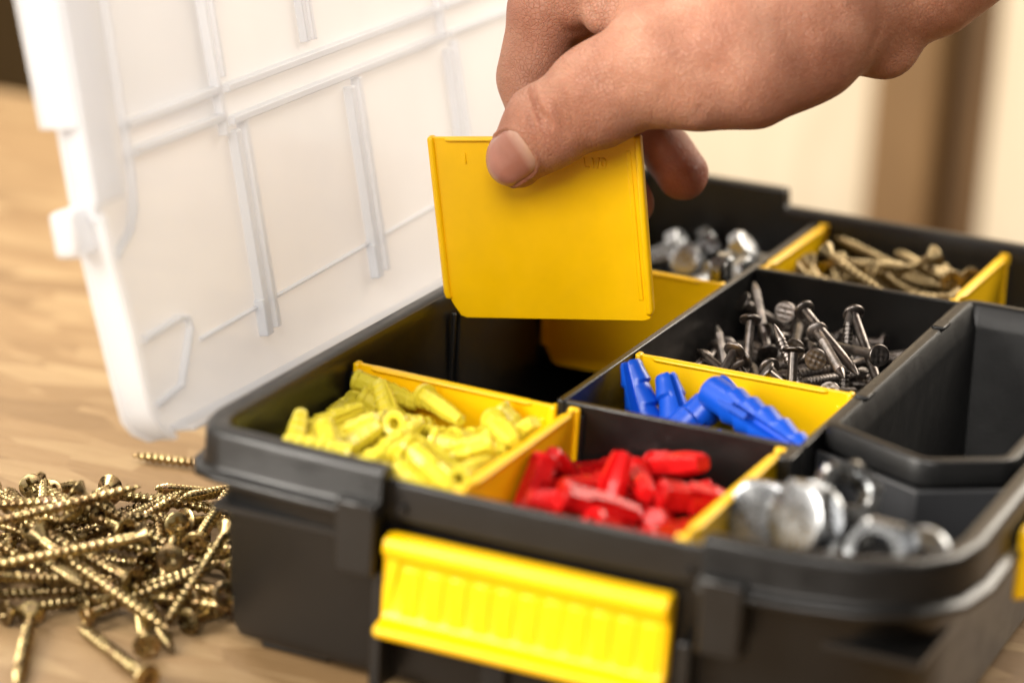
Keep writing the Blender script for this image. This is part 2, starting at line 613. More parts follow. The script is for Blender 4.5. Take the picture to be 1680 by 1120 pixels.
def hex_bolt_meshes(L, r, rh, hh, mat='zinc', flange=0.0, washer_face=True):
    z = L / 2
    na = 24
    # head: chamfered hexagon
    def hexr(R, zz):
        out = []
        for i in range(na):
            th = 2 * math.pi * i / na
            a = (th % (math.pi / 3)) - math.pi / 6
            out.append((R * math.cos(math.pi / 6) / math.cos(a) * math.cos(th), R * math.cos(math.pi / 6) / math.cos(a) * math.sin(th), zz))
        return out
    rings = [ring(r, z - hh - 0.3, na)]
    if flange:
        rings += [ring(flange, z - hh - 0.3, na), ring(flange, z - hh + 0.9, na), ring(rh * 0.95, z - hh + 1.8, na)]
    rings += [hexr(rh, z - hh + (1.8 if flange else 0)), hexr(rh, z - 0.8), ring(rh * 0.86, z - 0.15, na), ring(rh * 0.80, z, na), ring(rh * 0.3, z - 0.25, na)]
    v = [p for q in rings for p in q]
    f = lathe_faces(len(rings), na)
    f.append(tuple(range(na))[::-1]); f.append(tuple(range((len(rings) - 1) * na, len(rings) * na)))
    head = mesh_from(v, f, 'bolt_head', M[mat], 30)
    # shank with thread
    zt, zb = z - hh, -L / 2
    pitch = r * 0.42
    nz = int((zt - zb) / pitch * 5)
    v = []
    nb = 18
    for k in range(nz + 1):
        zz = zt + (zb - zt) * k / nz
        for i in range(nb):
            th = 2 * math.pi * i / nb
            ph = (zz / pitch - i / nb) % 1
            rr = r * (0.88 + 0.24 * (0.5 - abs(ph - 0.5)))
            if zz < zb + 1: rr *= 0.85
            v.append((rr * math.cos(th), rr * math.sin(th), zz))
    f = lathe_faces(nz + 1, nb)
    f.append(tuple(range(nb))); f.append(tuple(range(nz * nb, (nz + 1) * nb))[::-1])
    shank = mesh_from(v, f, 'bolt_shank', M[mat], 45)
    return head, shank
def nut_mesh(R, h, hole, mat='zinc', flange=0.0):
    na = 36
    def hexr(R_, zz):
        out = []
        for i in range(na):
            th = 2 * math.pi * i / na
            a = (th % (math.pi / 3)) - math.pi / 6
            q = R_ * math.cos(math.pi / 6) / math.cos(a)
            out.append((q * math.cos(th), q * math.sin(th), zz))
        return out
    rings = [ring(hole, -h / 2 + 0.6, na), ring(hole * 1.12, -h / 2, na)]
    if flange:
        rings += [ring(flange, -h / 2, na), ring(flange, -h / 2 + 1.2, na), ring(R * 0.9, -h / 2 + 2.4, na)]
    else:
        rings += [ring(R * 0.84, -h / 2, na), hexr(R, -h / 2 + 0.9)]
    rings += [hexr(R, h / 2 - 0.9), ring(R * 0.84, h / 2, na), ring(hole * 1.12, h / 2, na), ring(hole, h / 2 - 0.6, na)]
    v = [p for q in rings for p in q]
    f = lathe_faces(len(rings), na)
    n = len(rings)
    f += [((n - 1) * na + i, (n - 1) * na + (i + 1) % na, (i + 1) % na, i) for i in range(na)]
    return mesh_from(v, f, 'nut', M[mat], 30)
def washer_mesh(R, hole, h, mat='zinc'):
    na = 40
    rings = [ring(hole, -h / 2, na), ring(R * 0.98, -h / 2, na), ring(R, -h / 2 + 0.2, na), ring(R, h / 2 - 0.2, na), ring(R * 0.98, h / 2, na), ring(hole, h / 2, na)]
    v = [p for q in rings for p in q]
    f = lathe_faces(6, na) + [(5 * na + i, 5 * na + (i + 1) % na, (i + 1) % na, i) for i in range(na)]
    return mesh_from(v, f, 'washer', M[mat], 30)

def put(name, me, pos, quat, children=(), label=None, cat=None, group=None):
    """one piece of hardware: main mesh is the thing, children [(name, mesh)] are its parts"""
    o = bpy.data.objects.new(name, me)
    link(o)
    o.location = W(*pos)
    o.rotation_mode = 'QUATERNION'
    o.rotation_quaternion = quat
    for n, cm in children:
        c = bpy.data.objects.new(n, cm)
        link(c, o)
    return tag(o, label, cat, group)
def along(a, b, spin=0.0):
    """pose whose +z end lies at a and -z end at b"""
    a = Vector(a); b = Vector(b)
    q = (a - b).normalized().to_track_quat('Z', 'Y') @ Quaternion((0, 0, 1), spin)
    return (a + b) / 2, q

# ================================================================ setting
def structure(name, mb, mat, **k):
    return tag(mb.build(name, mat, **k), kind='structure')
# bench top: thick strand board, far edge at y=545
t = MB(); t.box(-1500, 1200, -900, 545, TABLE - 40, TABLE)
bench = structure('bench_top', t, M['osb'], bevel=1.5)
bench['label'] = 'strand board bench top under the case'
t = MB(); t.box(-4000, 4000, -1500, 5000, -1100, -1090)
structure('floor', t, M['dark_floor'])
t = MB(); t.box(-5000, 5000, 3600, 3640, -1090, 2500)
structure('wall', t, M['dark_floor'])
# timber standing behind the bench
def timber(x0, x1, y0, y1, mat, label, z1=900):
    b = MB(); b.box(x0, x1, y0, y1, -1090, z1)
    o = b.build('timber_board', M[mat], origin=((x0 + x1) / 2, (y0 + y1) / 2, -1090), bevel=2)
    return tag(o, label, 'board', 'boards standing behind the bench')
timber(-700, -166, 1205, 1250, 'pale_wood', 'wide pale pine board blurred behind the raised hand')
timber(-163, -119, 1180, 1230, 'brown_wood', 'brown timber post blurred beside the wide pale board')
timber(-118.5, -88, 1215, 1260, 'dark_wood', 'darker brown timber standing between brown post and pale edge board')
timber(-84, 240, 1200, 1240, 'pale_wood', 'pale board at the right edge of the photo behind the case')

# ================================================================ organiser case
case = thing('organiser_case', 105, 150, TABLE, 'black plastic organiser case with open milky lid and yellow latches, on bench', 'toolbox')
OUT = [(-4, 300), (-4, 2), (-2.5, -6), (1.5, -12.5), (8, -15.2), (34, -17.2), (59.4, -18), (60, -18), (105, -18.6), (150.6, -18), (151.2, -17.9), (176, -16.6), (192, -13), (206, -5), (213.5, 6), (216, 20), (216, 300), (213, 310), (204, 316), (60, 318), (59.4, 318), (8, 318), (0, 314)]
n_out = len(OUT)
def is_mid(i):
    x, y = OUT[i]
    return y < 0 and 59.9 <= x <= 150.7
def is_back_raise(i):
    x, y = OUT[i]
    return (y > 300 and x < 59.7)
def shell_ring(inset, z, mid_inset=None, mid_z=None, back_z=None):
    d = [(mid_inset if (mid_inset is not None and is_mid(i)) else inset) for i in range(n_out)]
    p = offset_poly(OUT, d)
    return [(x, y, (mid_z if (mid_z is not None and is_mid(i)) else (back_z if (back_z is not None and is_back_raise(i)) else z))) for i, (x, y) in enumerate(p)]
b = MB()
b.loft([shell_ring(14, -63), shell_ring(11, -61.5), shell_ring(9, -57), shell_ring(6.5, -15), shell_ring(5.5, -12.5), shell_ring(3, -12, 4.6, -12),
        shell_ring(-2.6, -11.2, 4.4, -11.2), shell_ring(-3, -10.4, 4.4, -10.4), shell_ring(-2.8, -9.2, 4.4, -9.2), shell_ring(-0.6, -8.2, 4.4, -8.2), shell_ring(0, -7, 4.4, -7),
        shell_ring(0.2, 1.0, 4.5, -2.6, 7.6), shell_ring(0.9, 2.6, 4.7, -1.4, 9.2), shell_ring(2.2, 3.3, 5.0, -1.0, 9.9), shell_ring(5.2, 3.3, 6.2, -0.9, 9.9), shell_ring(6.6, 2.6, 6.9, -1.2, 9.4), shell_ring(7.3, 1.2, 7.3, -1.8, 8.6),
        shell_ring(7.8, -3), shell_ring(8.4, -20), shell_ring(11, -57), shell_ring(12, -59)])
body = b.build('body', M['black'], case, angle=32)
bv = body.modifiers.new('bevel', 'BEVEL'); bv.width = 0.5 * S; bv.segments = 2; bv.limit_method = 'ANGLE'; bv.angle_limit = math.radians(38)
# feet
for fx, fy in ((14, 4), (166, 4), (14, 290), (176, 290)):
    f = MB(); f.box(fx, fx + 22, fy - 4, fy + 10, TABLE, -62.4); f.build('foot', M['black'], case, bevel=0.8)
# latch posts on the front and the ledge ends beside them
for x0, x1 in ((46, 59.2), (151.5, 164.5)):
    f = MB(); f.prism([(x0, -16.2), (x0 + 1.5, -21.6), (x1, -21.6), (x1, -12.5), (x0, -12.5)], -27, -6.2); f.build('latch_post', M['black'], case, bevel=0.7)
# recess behind the latch: side cheeks and small knob below
for x0, x1 in ((57, 60.5), (146.5, 150)):
    f = MB(); f.box(x0, x1, -17.0, -7, -62, -27.2); f.build('recess_cheek', M['black'], case, bevel=0.6)
f = MB(); f.box(88, 96, -11.5, -6, -58, -47); f.build('keeper', M['black'], case, bevel=0.8)
for cx in (64, 147):
    f = MB(); f.loft([[(cx + 1.6 * math.cos(a), -12.8, -8.4 + 1.6 * math.sin(a)) for a in np.linspace(0, 6.28, 12, endpoint=False)],
                      [(cx + 1.2 * math.cos(a), -15.2, -8.4 + 1.2 * math.sin(a)) for a in np.linspace(0, 6.28, 12, endpoint=False)]])
    f.build('pivot_pin', M['black'], case)
# fixed walls between compartments
def cwall(x0, x1, y0, y1, z1=0.0, z0=-59.0):
    f = MB(); f.box(x0, x1, y0, y1, z0, z1)
    return f.build('compartment_wall', M['black'], case, bevel=0.5)
cwall(72.2, 74.4, 71.0, 310.2)
cwall(74.6, 148.5, 71.2, 73.4, -0.15)
cwall(74.6, 207.5, 238.2, 240.4, 0.1)
cwall(144.6, 148.8, 60.5, 71.0, -0.3)
cwall(146.6, 148.8, 73.6, 238.0, -0.3)
f = MB(); f.prism([(149.2, 82.6), (184, 66.0), (207.2, 82.0), (207.2, 84.4), (184, 68.4), (149.2, 85.0)], -24, -4.6); f.build('compartment_wall', M['lit_black'], case, bevel=0.4)  # added panel before the bin, its paler plastic stands in for front light
# divider slots: pairs of upright ribs on wall faces
def slot_x(x, y, side):           # on a wall of constant x, at y
    for dy in (-2.7, 1.5):
        f = MB(); x0, x1 = (x, x + 1.5) if side > 0 else (x - 1.5, x)
        f.box(x0, x1, y + dy, y + dy + 1.2, -58, -3.5); f.build('slot_rib', M['black'], case, bevel=0.3)
def slot_y(x, y, side):
    for dx in (-2.7, 1.5):
        f = MB(); y0, y1 = (y, y + 1.5) if side > 0 else (y - 1.5, y)
        f.box(x + dx, x + dx + 1.2, y0, y1, -58, -3.5); f.build('slot_rib', M['black'], case, bevel=0.3)
for y in (71.5, 143, 215.5):
    slot_x(4.4, y, 1)
for y in (143, 215.5):
    slot_x(72.2, y, -1)
for x in (78.5, 142.8):
    slot_y(x, 71.2, -1)
for x in (76.4, 144.9):
    slot_y(x, 240.4, 1); slot_y(x, 309.6, -1)
slot_x(74.4, 127.5, 1); slot_x(146.6, 127.5, -1)
# raised floors the small parts lie on
for nm, x0, x1, y0, y1, z in (('yellow', 3.2, 77.6, -11, 70.6, -20), ('red', 79.6, 142, -11, 71, -24), ('nuts', 144.6, 209, -8, 67, -22), ('blue', 74.6, 146.4, 73.5, 126.6, -22),
                              ('nails', 74.6, 146.4, 128.6, 238, -26), ('bolts', 4, 72, 216.6, 310, -26), ('screws', 77.4, 144, 240.5, 310, -26), ('rest', 146, 208, 240.5, 310, -26)):
    f = MB(); f.box(x0, x1, y0, y1, z - 2, z); f.build('compartment_floor', M['black'], case)

# yellow latch on the front, ribbed flap
latch = MB()
def latch_sec(x, k=1.0):
    # section in y,z : rolled top bar, sloping flap, flared lip
    pts = [(-13.6, -15.2), (-16.8, -14.6), (-19.6, -15.6), (-20.6, -18.0), (-19.8, -20.6), (-17.8, -22.2), (-17.6, -25), (-18.4, -36.5), (-19.6, -38.6), (-23.6, -39.6), (-24.6, -41.0), (-23.4, -43.0), (-17.6, -43.0), (-15.0, -38), (-14.2, -24)]
    return [(x, y, z) for y, z in pts]
latch.loft([latch_sec(x) for x in (61.4, 62.2, 84, 105, 126, 143.2, 144.0)])
lt = latch.build('latch', M['yellow'], case, bevel=0.6, angle=50)
for k in range(11):
    x = 69.6 + k * 7.0
    f = MB(); f.loft([[(x - 2.9, -16.6, -23), (x + 2.9, -16.6, -23), (x + 2.4, -18.1, -23.6), (x - 2.4, -18.1, -23.6)],
                      [(x - 2.9, -17.4, -38), (x + 2.9, -17.4, -38), (x + 2.4, -19.1, -37.6), (x - 2.4, -19.1, -37.6)]])
    f.build('rib', M['yellow'], lt, bevel=0.25)
# left cheek of the latch, a step lower than the flap
f = MB(); f.loft([[(61.0, -14.5, -16.0), (67.6, -14.5, -16.0), (66.6, -18.6, -17), (61.0, -18.0, -17)], [(61.0, -15.2, -38.6), (64.2, -15.2, -38.6), (63.2, -18.8, -38.6), (61.0, -18.6, -38.6)]])
f.build('cheek', M['yellow'], lt, bevel=0.5)
# side latch on the right-hand wall
f = MB(); f.loft([[(217.5, y_, -3), (222.4, y_, -4), (223.2, y_, -22), (217.5, y_, -24)] for y_ in (49, 130)])
f.build('side_latch', M['yellow'], case, bevel=1.0)

# ---------------------------------------------------------------- lid, hinged on the left long side, leaning 12 degrees past upright
TH = math.radians(12)
LD = Vector((-math.sin(TH), 0, math.cos(TH)))       # up along the lid
LN = Vector((math.cos(TH), 0, math.sin(TH)))        # inward normal, towards the case
def L(s, y, d=0.0):
    p = Vector((-26, 0, 0)) + LD * s + LN * d
    return (p.x, y + p.y, p.z)
def lid_box(mb, s0, s1, y0, y1, d0, d1):
    v = [L(s, y, d) for d in (d0, d1) for y in (y0, y1) for s in (s0, s1)]
    return mb.add(v, [(0, 2, 3, 1), (4, 5, 7, 6), (0, 1, 5, 4), (2, 6, 7, 3), (0, 4, 6, 2), (1, 3, 7, 5)])
def lid_strip(mb, path, w, d0, d1, taper=0.0):
    """upright band along a path of (s,y) points, width w, from depth d0 to d1"""
    n = len(path)
    rings = []
    for i in range(n):
        a = Vector(path[max(0, i - 1)]); c = Vector(path[min(n - 1, i + 1)]); p = Vector(path[i])
        tdir = (c - a).normalized(); nrm = Vector((-tdir.y, tdir.x))
        w0 = w / 2; w1 = w / 2 - taper
        rings.append([L(*(p - nrm * w0), d0), L(*(p + nrm * w0), d0), L(*(p + nrm * w1), d1), L(*(p - nrm * w1), d1)])
    return mb.loft(rings)
lid = empty('lid', *L(0, 150, 0))
lid.parent = case
lid.location = W(*L(0, 150, 0)) - W(105, 150, TABLE)
ORIG[lid.name] = L(0, 150, 0)
lid['label'] = 'milky translucent lid standing open behind the case'
YB = 332.0
# outline of the lid panel in (s,y): front edge carries the steps seen in the photo
front = [(-12, 6), (-11, 0), (-7, -7), (-2, -11), (8, -12.5), (22, -14), (47, -16.5), (62, -17.2), (84.5, -17.5), (85, -25), (130, -26.5), (150, -26), (150.6, -17.5), (190, -14.5), (212, -8), (220, 4)]
panel_poly = front + [(222, 20), (222, YB - 24), (214, YB - 8), (200, YB), (6, YB), (-8, YB - 6), (-12, YB - 18)]
pp = [(s, y) for s, y in panel_poly]
mb = MB()
n = len(pp)
mb.add([L(s, y, -1.6) for s, y in pp] + [L(s, y, 0) for s, y in pp], [tuple(range(n)), tuple(range(n, 2 * n))[::-1]] + [(i, (i + 1) % n, (i + 1) % n + n, i + n) for i in range(n)])
mb.build('lid_panel', M['lid'], lid, bevel=0.4)
# skirt walls
def skirt(path, w, d0, d1, taper=0.3, name='lid_skirt', bev=0.6):
    m_ = MB(); lid_strip(m_, path, w, d0, d1, taper); return m_.build(name, M['lid'], lid, bevel=bev, angle=60)
def flare(path_a, path_b, w, d0, d1, name='lid_skirt', bev=0.5):
    """skirt whose rim end follows path_b while its root follows path_a"""
    rings = []
    for i in range(len(path_a)):
        (s0, y0), (s1, y1) = path_a[i], path_b[i]
        rings.append([L(s0, y0, d0), L(s0 + 0.2, y0 + w, d0), L(s1 + 0.2, y1 + w, d1), L(s1, y1, d1)])
    m_ = MB(); m_.loft(rings); return m_.build(name, M['lid'], lid, bevel=bev, angle=60)
# lower front corner, flaring towards the rim
flare([(-11, 2), (-6, -7), (0, -11), (10, -12.5), (22, -14), (47, -16.5), (60, -17)],
      [(-8, -9), (-3, -15), (3, -18.5), (14, -20), (26, -21), (49, -25), (60, -26)], 3.2, 0.1, 14)
# middle and upper: root wall, then a wide rim flange facing the case
flare([(58, -17), (70, -17.2), (84.6, -17.4)], [(58, -26), (70, -26), (84.6, -26)], 2.4, 0.1, 12.2)
flare([(84.8, -25), (110, -25.8), (150, -25.6)], [(84.8, -26.5), (110, -27), (150, -26.6)], 2.4, 0.1, 12.2)
flare([(150.2, -17.4), (190, -14.4), (212, -8)], [(150.2, -25), (190, -21), (212, -14)], 2.4, 0.1, 12.2)
m_ = MB(); lid_strip(m_, [(63, -18.8), (100, -18.8), (150, -18.8), (180, -17)], 14.5, 11.6, 14.0, 0.4); m_.build('lid_rim', M['lid'], lid, bevel=0.7, angle=60)
m_ = MB(); lid_strip(m_, [(63.5, -12.4), (100, -12.2), (180, -10.4)], 1.8, 0.1, 12.4, 0.2); m_.build('lid_skirt', M['lid'], lid, bevel=0.4)
# hook tab on the front edge
m_ = MB(); lid_box(m_, 49.5, 62.5, -29, -13, -1.2, 7.0); m_.build('lid_tab', M['lid'], lid, bevel=1.6)
# inner step that curves round beside the tab
skirt([(42, -10.5), (44, -4), (50, 6), (56, 9.5), (64, 11), (120, 12.5), (200, 13)], 2.0, 0.1, 3.0, 0.5, 'lid_rib')
# back and hinge-side skirts
skirt([(-10, 10), (-10.5, 60), (-10.5, YB - 20)], 2.2, 0.1, 9)
skirt([(2, YB - 1.5), (200, YB - 1.5)], 2.4, 0.1, 14)
skirt([(220.5, 10), (220.5, YB - 26)], 2.4, 0.1, 14)
def rib(path, w, h, tp=0.35):
    m_ = MB(); lid_strip(m_, path, w, 0.05, h, tp); return m_.build('lid_rib', M['lid'], lid, bevel=0.35)
# paired upright ribs over the divider slots (lower row)
for yc in (73.5, 148.5, 223.0, 297.0):
    rib([(2.5, yc - 3.0), (66.5, yc - 3.4)], 4.4, 3.0, 0.7)
    rib([(3.5, yc + 2.6), (68.5, yc + 2.2)], 3.8, 3.0, 0.7)
    m_ = MB(); lid_box(m_, 2.5, 14, yc - 6.2, yc - 4.6, 0.05, 3.4); m_.build('lid_rib', M['lid'], lid, bevel=0.4)
# twin ribs along the lid over the long inner wall
rib([(71, 13.5), (71.6, 64)], 3.0, 3.2); rib([(79, 12), (80, 64)], 3.0, 3.2)
rib([(69.5, 68.5), (71.2, 216)], 3.0, 3.4); rib([(79.5, 68), (81, 214)], 3.0, 3.4)
rib([(71.2, 222), (72, 318)], 2.2, 3.0); rib([(81, 222), (82, 318)], 2.2, 3.0)
rib([(66, 64.2), (81, 63.6), (200, 61)], 2.6, 3.2); rib([(83, 68.5), (200, 67.6)], 2.0, 2.6)
rib([(70.5, 216.8), (82, 216.4), (110, 216)], 2.4, 3.2)
for yc in (121.5, 126.0):
    rib([(85, yc), (140, yc - 0.5)], 3.2, 2.8, 0.5)
# low ledge near the hinge and the rounded corner pocket
rib([(10.5, 34), (13, 110), (15.8, 190), (17, 300)], 1.6, 1.2)
rib([(18.2, 4), (19.6, 24), (18.6, 28.4), (15.5, 29), (8, 24), (0.5, 19), (-1.5, 5)], 2.4, 2.2, 0.5)
# hinge bar on the case
for y0, y1 in ((40, 90), (130, 190), (230, 280)):
    m_ = MB(); m_.box(-22, 4, y0, y1, -16.5, -12.8); m_.build('hinge_bar', M['black'], case, bevel=0.8)

# ---------------------------------------------------------------- removable deep bin
bin_ = thing('storage_bin', 178, 160, -58, 'deep empty black bin with wide rim set in right side of case', 'bin')
BO = round_poly([(149.2, 87), (184, 70), (206.8, 86), (206.8, 236.6), (149.2, 236.6)], [5, 6, 5, 7, 7], 4)
def br(d, z):
    return [(x, y, z) for x, y in offset_poly(BO, d)]
b = MB()
b.loft([br(5, -57), br(3.5, -55), br(1.8, -6), br(1.2, -4.5), br(0.0, -4.2), br(0.0, 1.6), br(0.6, 2.6), br(1.6, 3.0), br(3.6, 2.8), br(4.6, 1.8), br(6.6, -3.8), br(7.2, -5.0), br(8.4, -50), br(10.5, -54)])
b.build('bin_shell', M['black_bin'], bin_, angle=32)
for y in (200.0, 118.0):
    f = MB(); f.box(149.8, 154.2, y - 4, y + 4, 2.4, 3.7); f.build('stacking_nub', M['black_bin'], bin_, bevel=0.5)

# ================================================================ yellow dividers
def divider_parts(w, h, root, writing=False):
    """local frame: x across, y thickness (front = -y), z up, centred; parts are children of root"""
    def P(mb, name, bev, par=root, seg=2):
        me = mesh_from(mb.v, mb.f, name, M['yellow'], 40)
        o = bpy.data.objects.new(name, me); link(o, par)
        if bev:
            bvv = o.modifiers.new('bevel', 'BEVEL'); bvv.width = bev * S; bvv.segments = seg; bvv.limit_method = 'ANGLE'; bvv.angle_limit = math.radians(40)
        return o
    hw, hh = w / 2, h / 2
    # panel outline in x,z with clipped lower corners
    po = [(-hw + 0.8, hh), (-hw + 1.6, -hh + 8), (-hw + 3.0, -hh + 5), (-hw + 5.4, -hh + 0.8), (-hw + 7.4, -hh), (hw - 3.0, -hh), (hw - 1.0, -hh + 0.8), (hw - 0.4, -hh + 3), (hw - 0.8, hh)]
    mb = MB(); nn = len(po)
    mb.add([(x, -0.7, z) for x, z in po] + [(x, 0.7, z) for x, z in po], [tuple(range(nn)), tuple(range(nn, 2 * nn))[::-1]] + [(i, i + nn, (i + 1) % nn + nn, (i + 1) % nn) for i in range(nn)])
    panel = P(mb, 'panel', 0.35)
    def bead(path, wx, wy, name, bev):
        rings = []
        for (x, z) in path:
            rings.append([(x - wx, -wy, z), (x + wx, -wy, z), (x + wx, wy, z), (x - wx, wy, z)])
        m2 = MB(); m2.loft(rings); return P(m2, name, bev, seg=3)
    bead([(-hw + 0.9, hh + 0.3), (-hw + 1.6, -hh + 9), (-hw + 2.2, -hh + 6.5)], 1.1, 1.9, 'edge_bead', 0.9)
    bead([(hw - 1.1, hh + 0.3), (hw - 0.9, -hh + 4.0), (hw - 1.3, -hh + 2.2)], 1.1, 1.9, 'edge_bead', 0.9)
    bead([(hw - 4.4, hh - 4.5), (hw - 3.6, -hh + 7)], 0.8, 1.05, 'stiffening_rib', 0.35)
    # lip along the top
    m2 = MB(); m2.loft([[(x, -1.5 * q, hh - 1.5), (x, -1.7 * q, hh - 0.2), (x, 1.7 * q, hh - 0.2), (x, 1.5 * q, hh - 1.5)] for x, q in ((-hw + 5.5, 0.6), (-hw + 7, 1), (hw - 10, 1), (hw - 8, 0.6))])
    P(m2, 'top_lip', 0.5)
    if writing:
        for body_, x, z, size in (('1', -hw + 10.6, hh - 8.6, 3.9), ('L1/0', hw - 19.6, hh - 10.0, 3.6)):
            cu = bpy.data.curves.new('embossed', 'FONT')
            cu.body = body_; cu.size = size * S * 1.25; cu.extrude = 0.42 * S; cu.bevel_depth = 0.12 * S
            to = bpy.data.objects.new('tmp_text', cu); link(to)
            bpy.context.view_layer.update()
            me = bpy.data.meshes.new_from_object(to.evaluated_get(bpy.context.evaluated_depsgraph_get()))
            bpy.data.objects.remove(to)
            me.materials.clear(); me.materials.append(M['yellow'])
            o = bpy.data.objects.new('embossed_mark', me); link(o, root)
            o.location = (x * S, -0.62 * S, z * S)
            o.rotation_euler = (math.radians(90), 0, 0)
def divider(x, y, z, w, h, label, rot=(0, 0, 0), writing=False):
    o = bpy.data.objects.new('divider', None); o.empty_display_size = 0.01
    link(o); o.location = W(x, y, z)
    o.rotation_euler = rot if not isinstance(rot, Matrix) else rot.to_euler()
    divider_parts(w, h, o, writing)
    return tag(o, label, 'divider', 'yellow compartment dividers')
DH = 40.0
divider(38.3, 71.4, -1.6 - DH / 2, 67.4, DH, 'yellow divider behind the heap of yellow wall plugs', (0, math.radians(1.2), 0))
divider(38.3, 215.3, -0.5 - DH / 2, 67.0, DH, 'yellow divider between empty compartment and the zinc bolts at the back')
divider(78.5, 30.2, -1.2 - DH / 2, 80.0, DH, 'yellow divider between the yellow and the red wall plugs', (0, 0, math.radians(-90)))
divider(142.8, 30.2, -1.0 - DH / 2, 80.0, DH, 'yellow divider between red wall plugs and the large zinc bolt', (0, 0, math.radians(-90)))
divider(110.5, 127.5, -0.6 - DH / 2, 71.2, DH, 'yellow divider between the blue wall plugs and the dark nails')
divider(76.4, 275.4, -0.3 - DH / 2, 69.6, DH, 'yellow divider between zinc bolts and brass screws in back row', (0, 0, math.radians(-90)))
divider(144.9, 275.4, -0.3 - DH / 2, 69.6, DH, 'yellow divider to the right of the brass screws in back row', (0, 0, math.radians(-90)))
Rz, Rx, Ry = Matrix.Rotation(math.radians(6.9146), 3, 'Z'), Matrix.Rotation(math.radians(3.1947), 3, 'X'), Matrix.Rotation(math.radians(-7.26), 3, 'Y')
held = divider(35.885, 137.182, 31.058, 70.2, 60.45, 'yellow divider held between thumb and finger above the empty compartment', Rz @ Rx @ Ry, True)

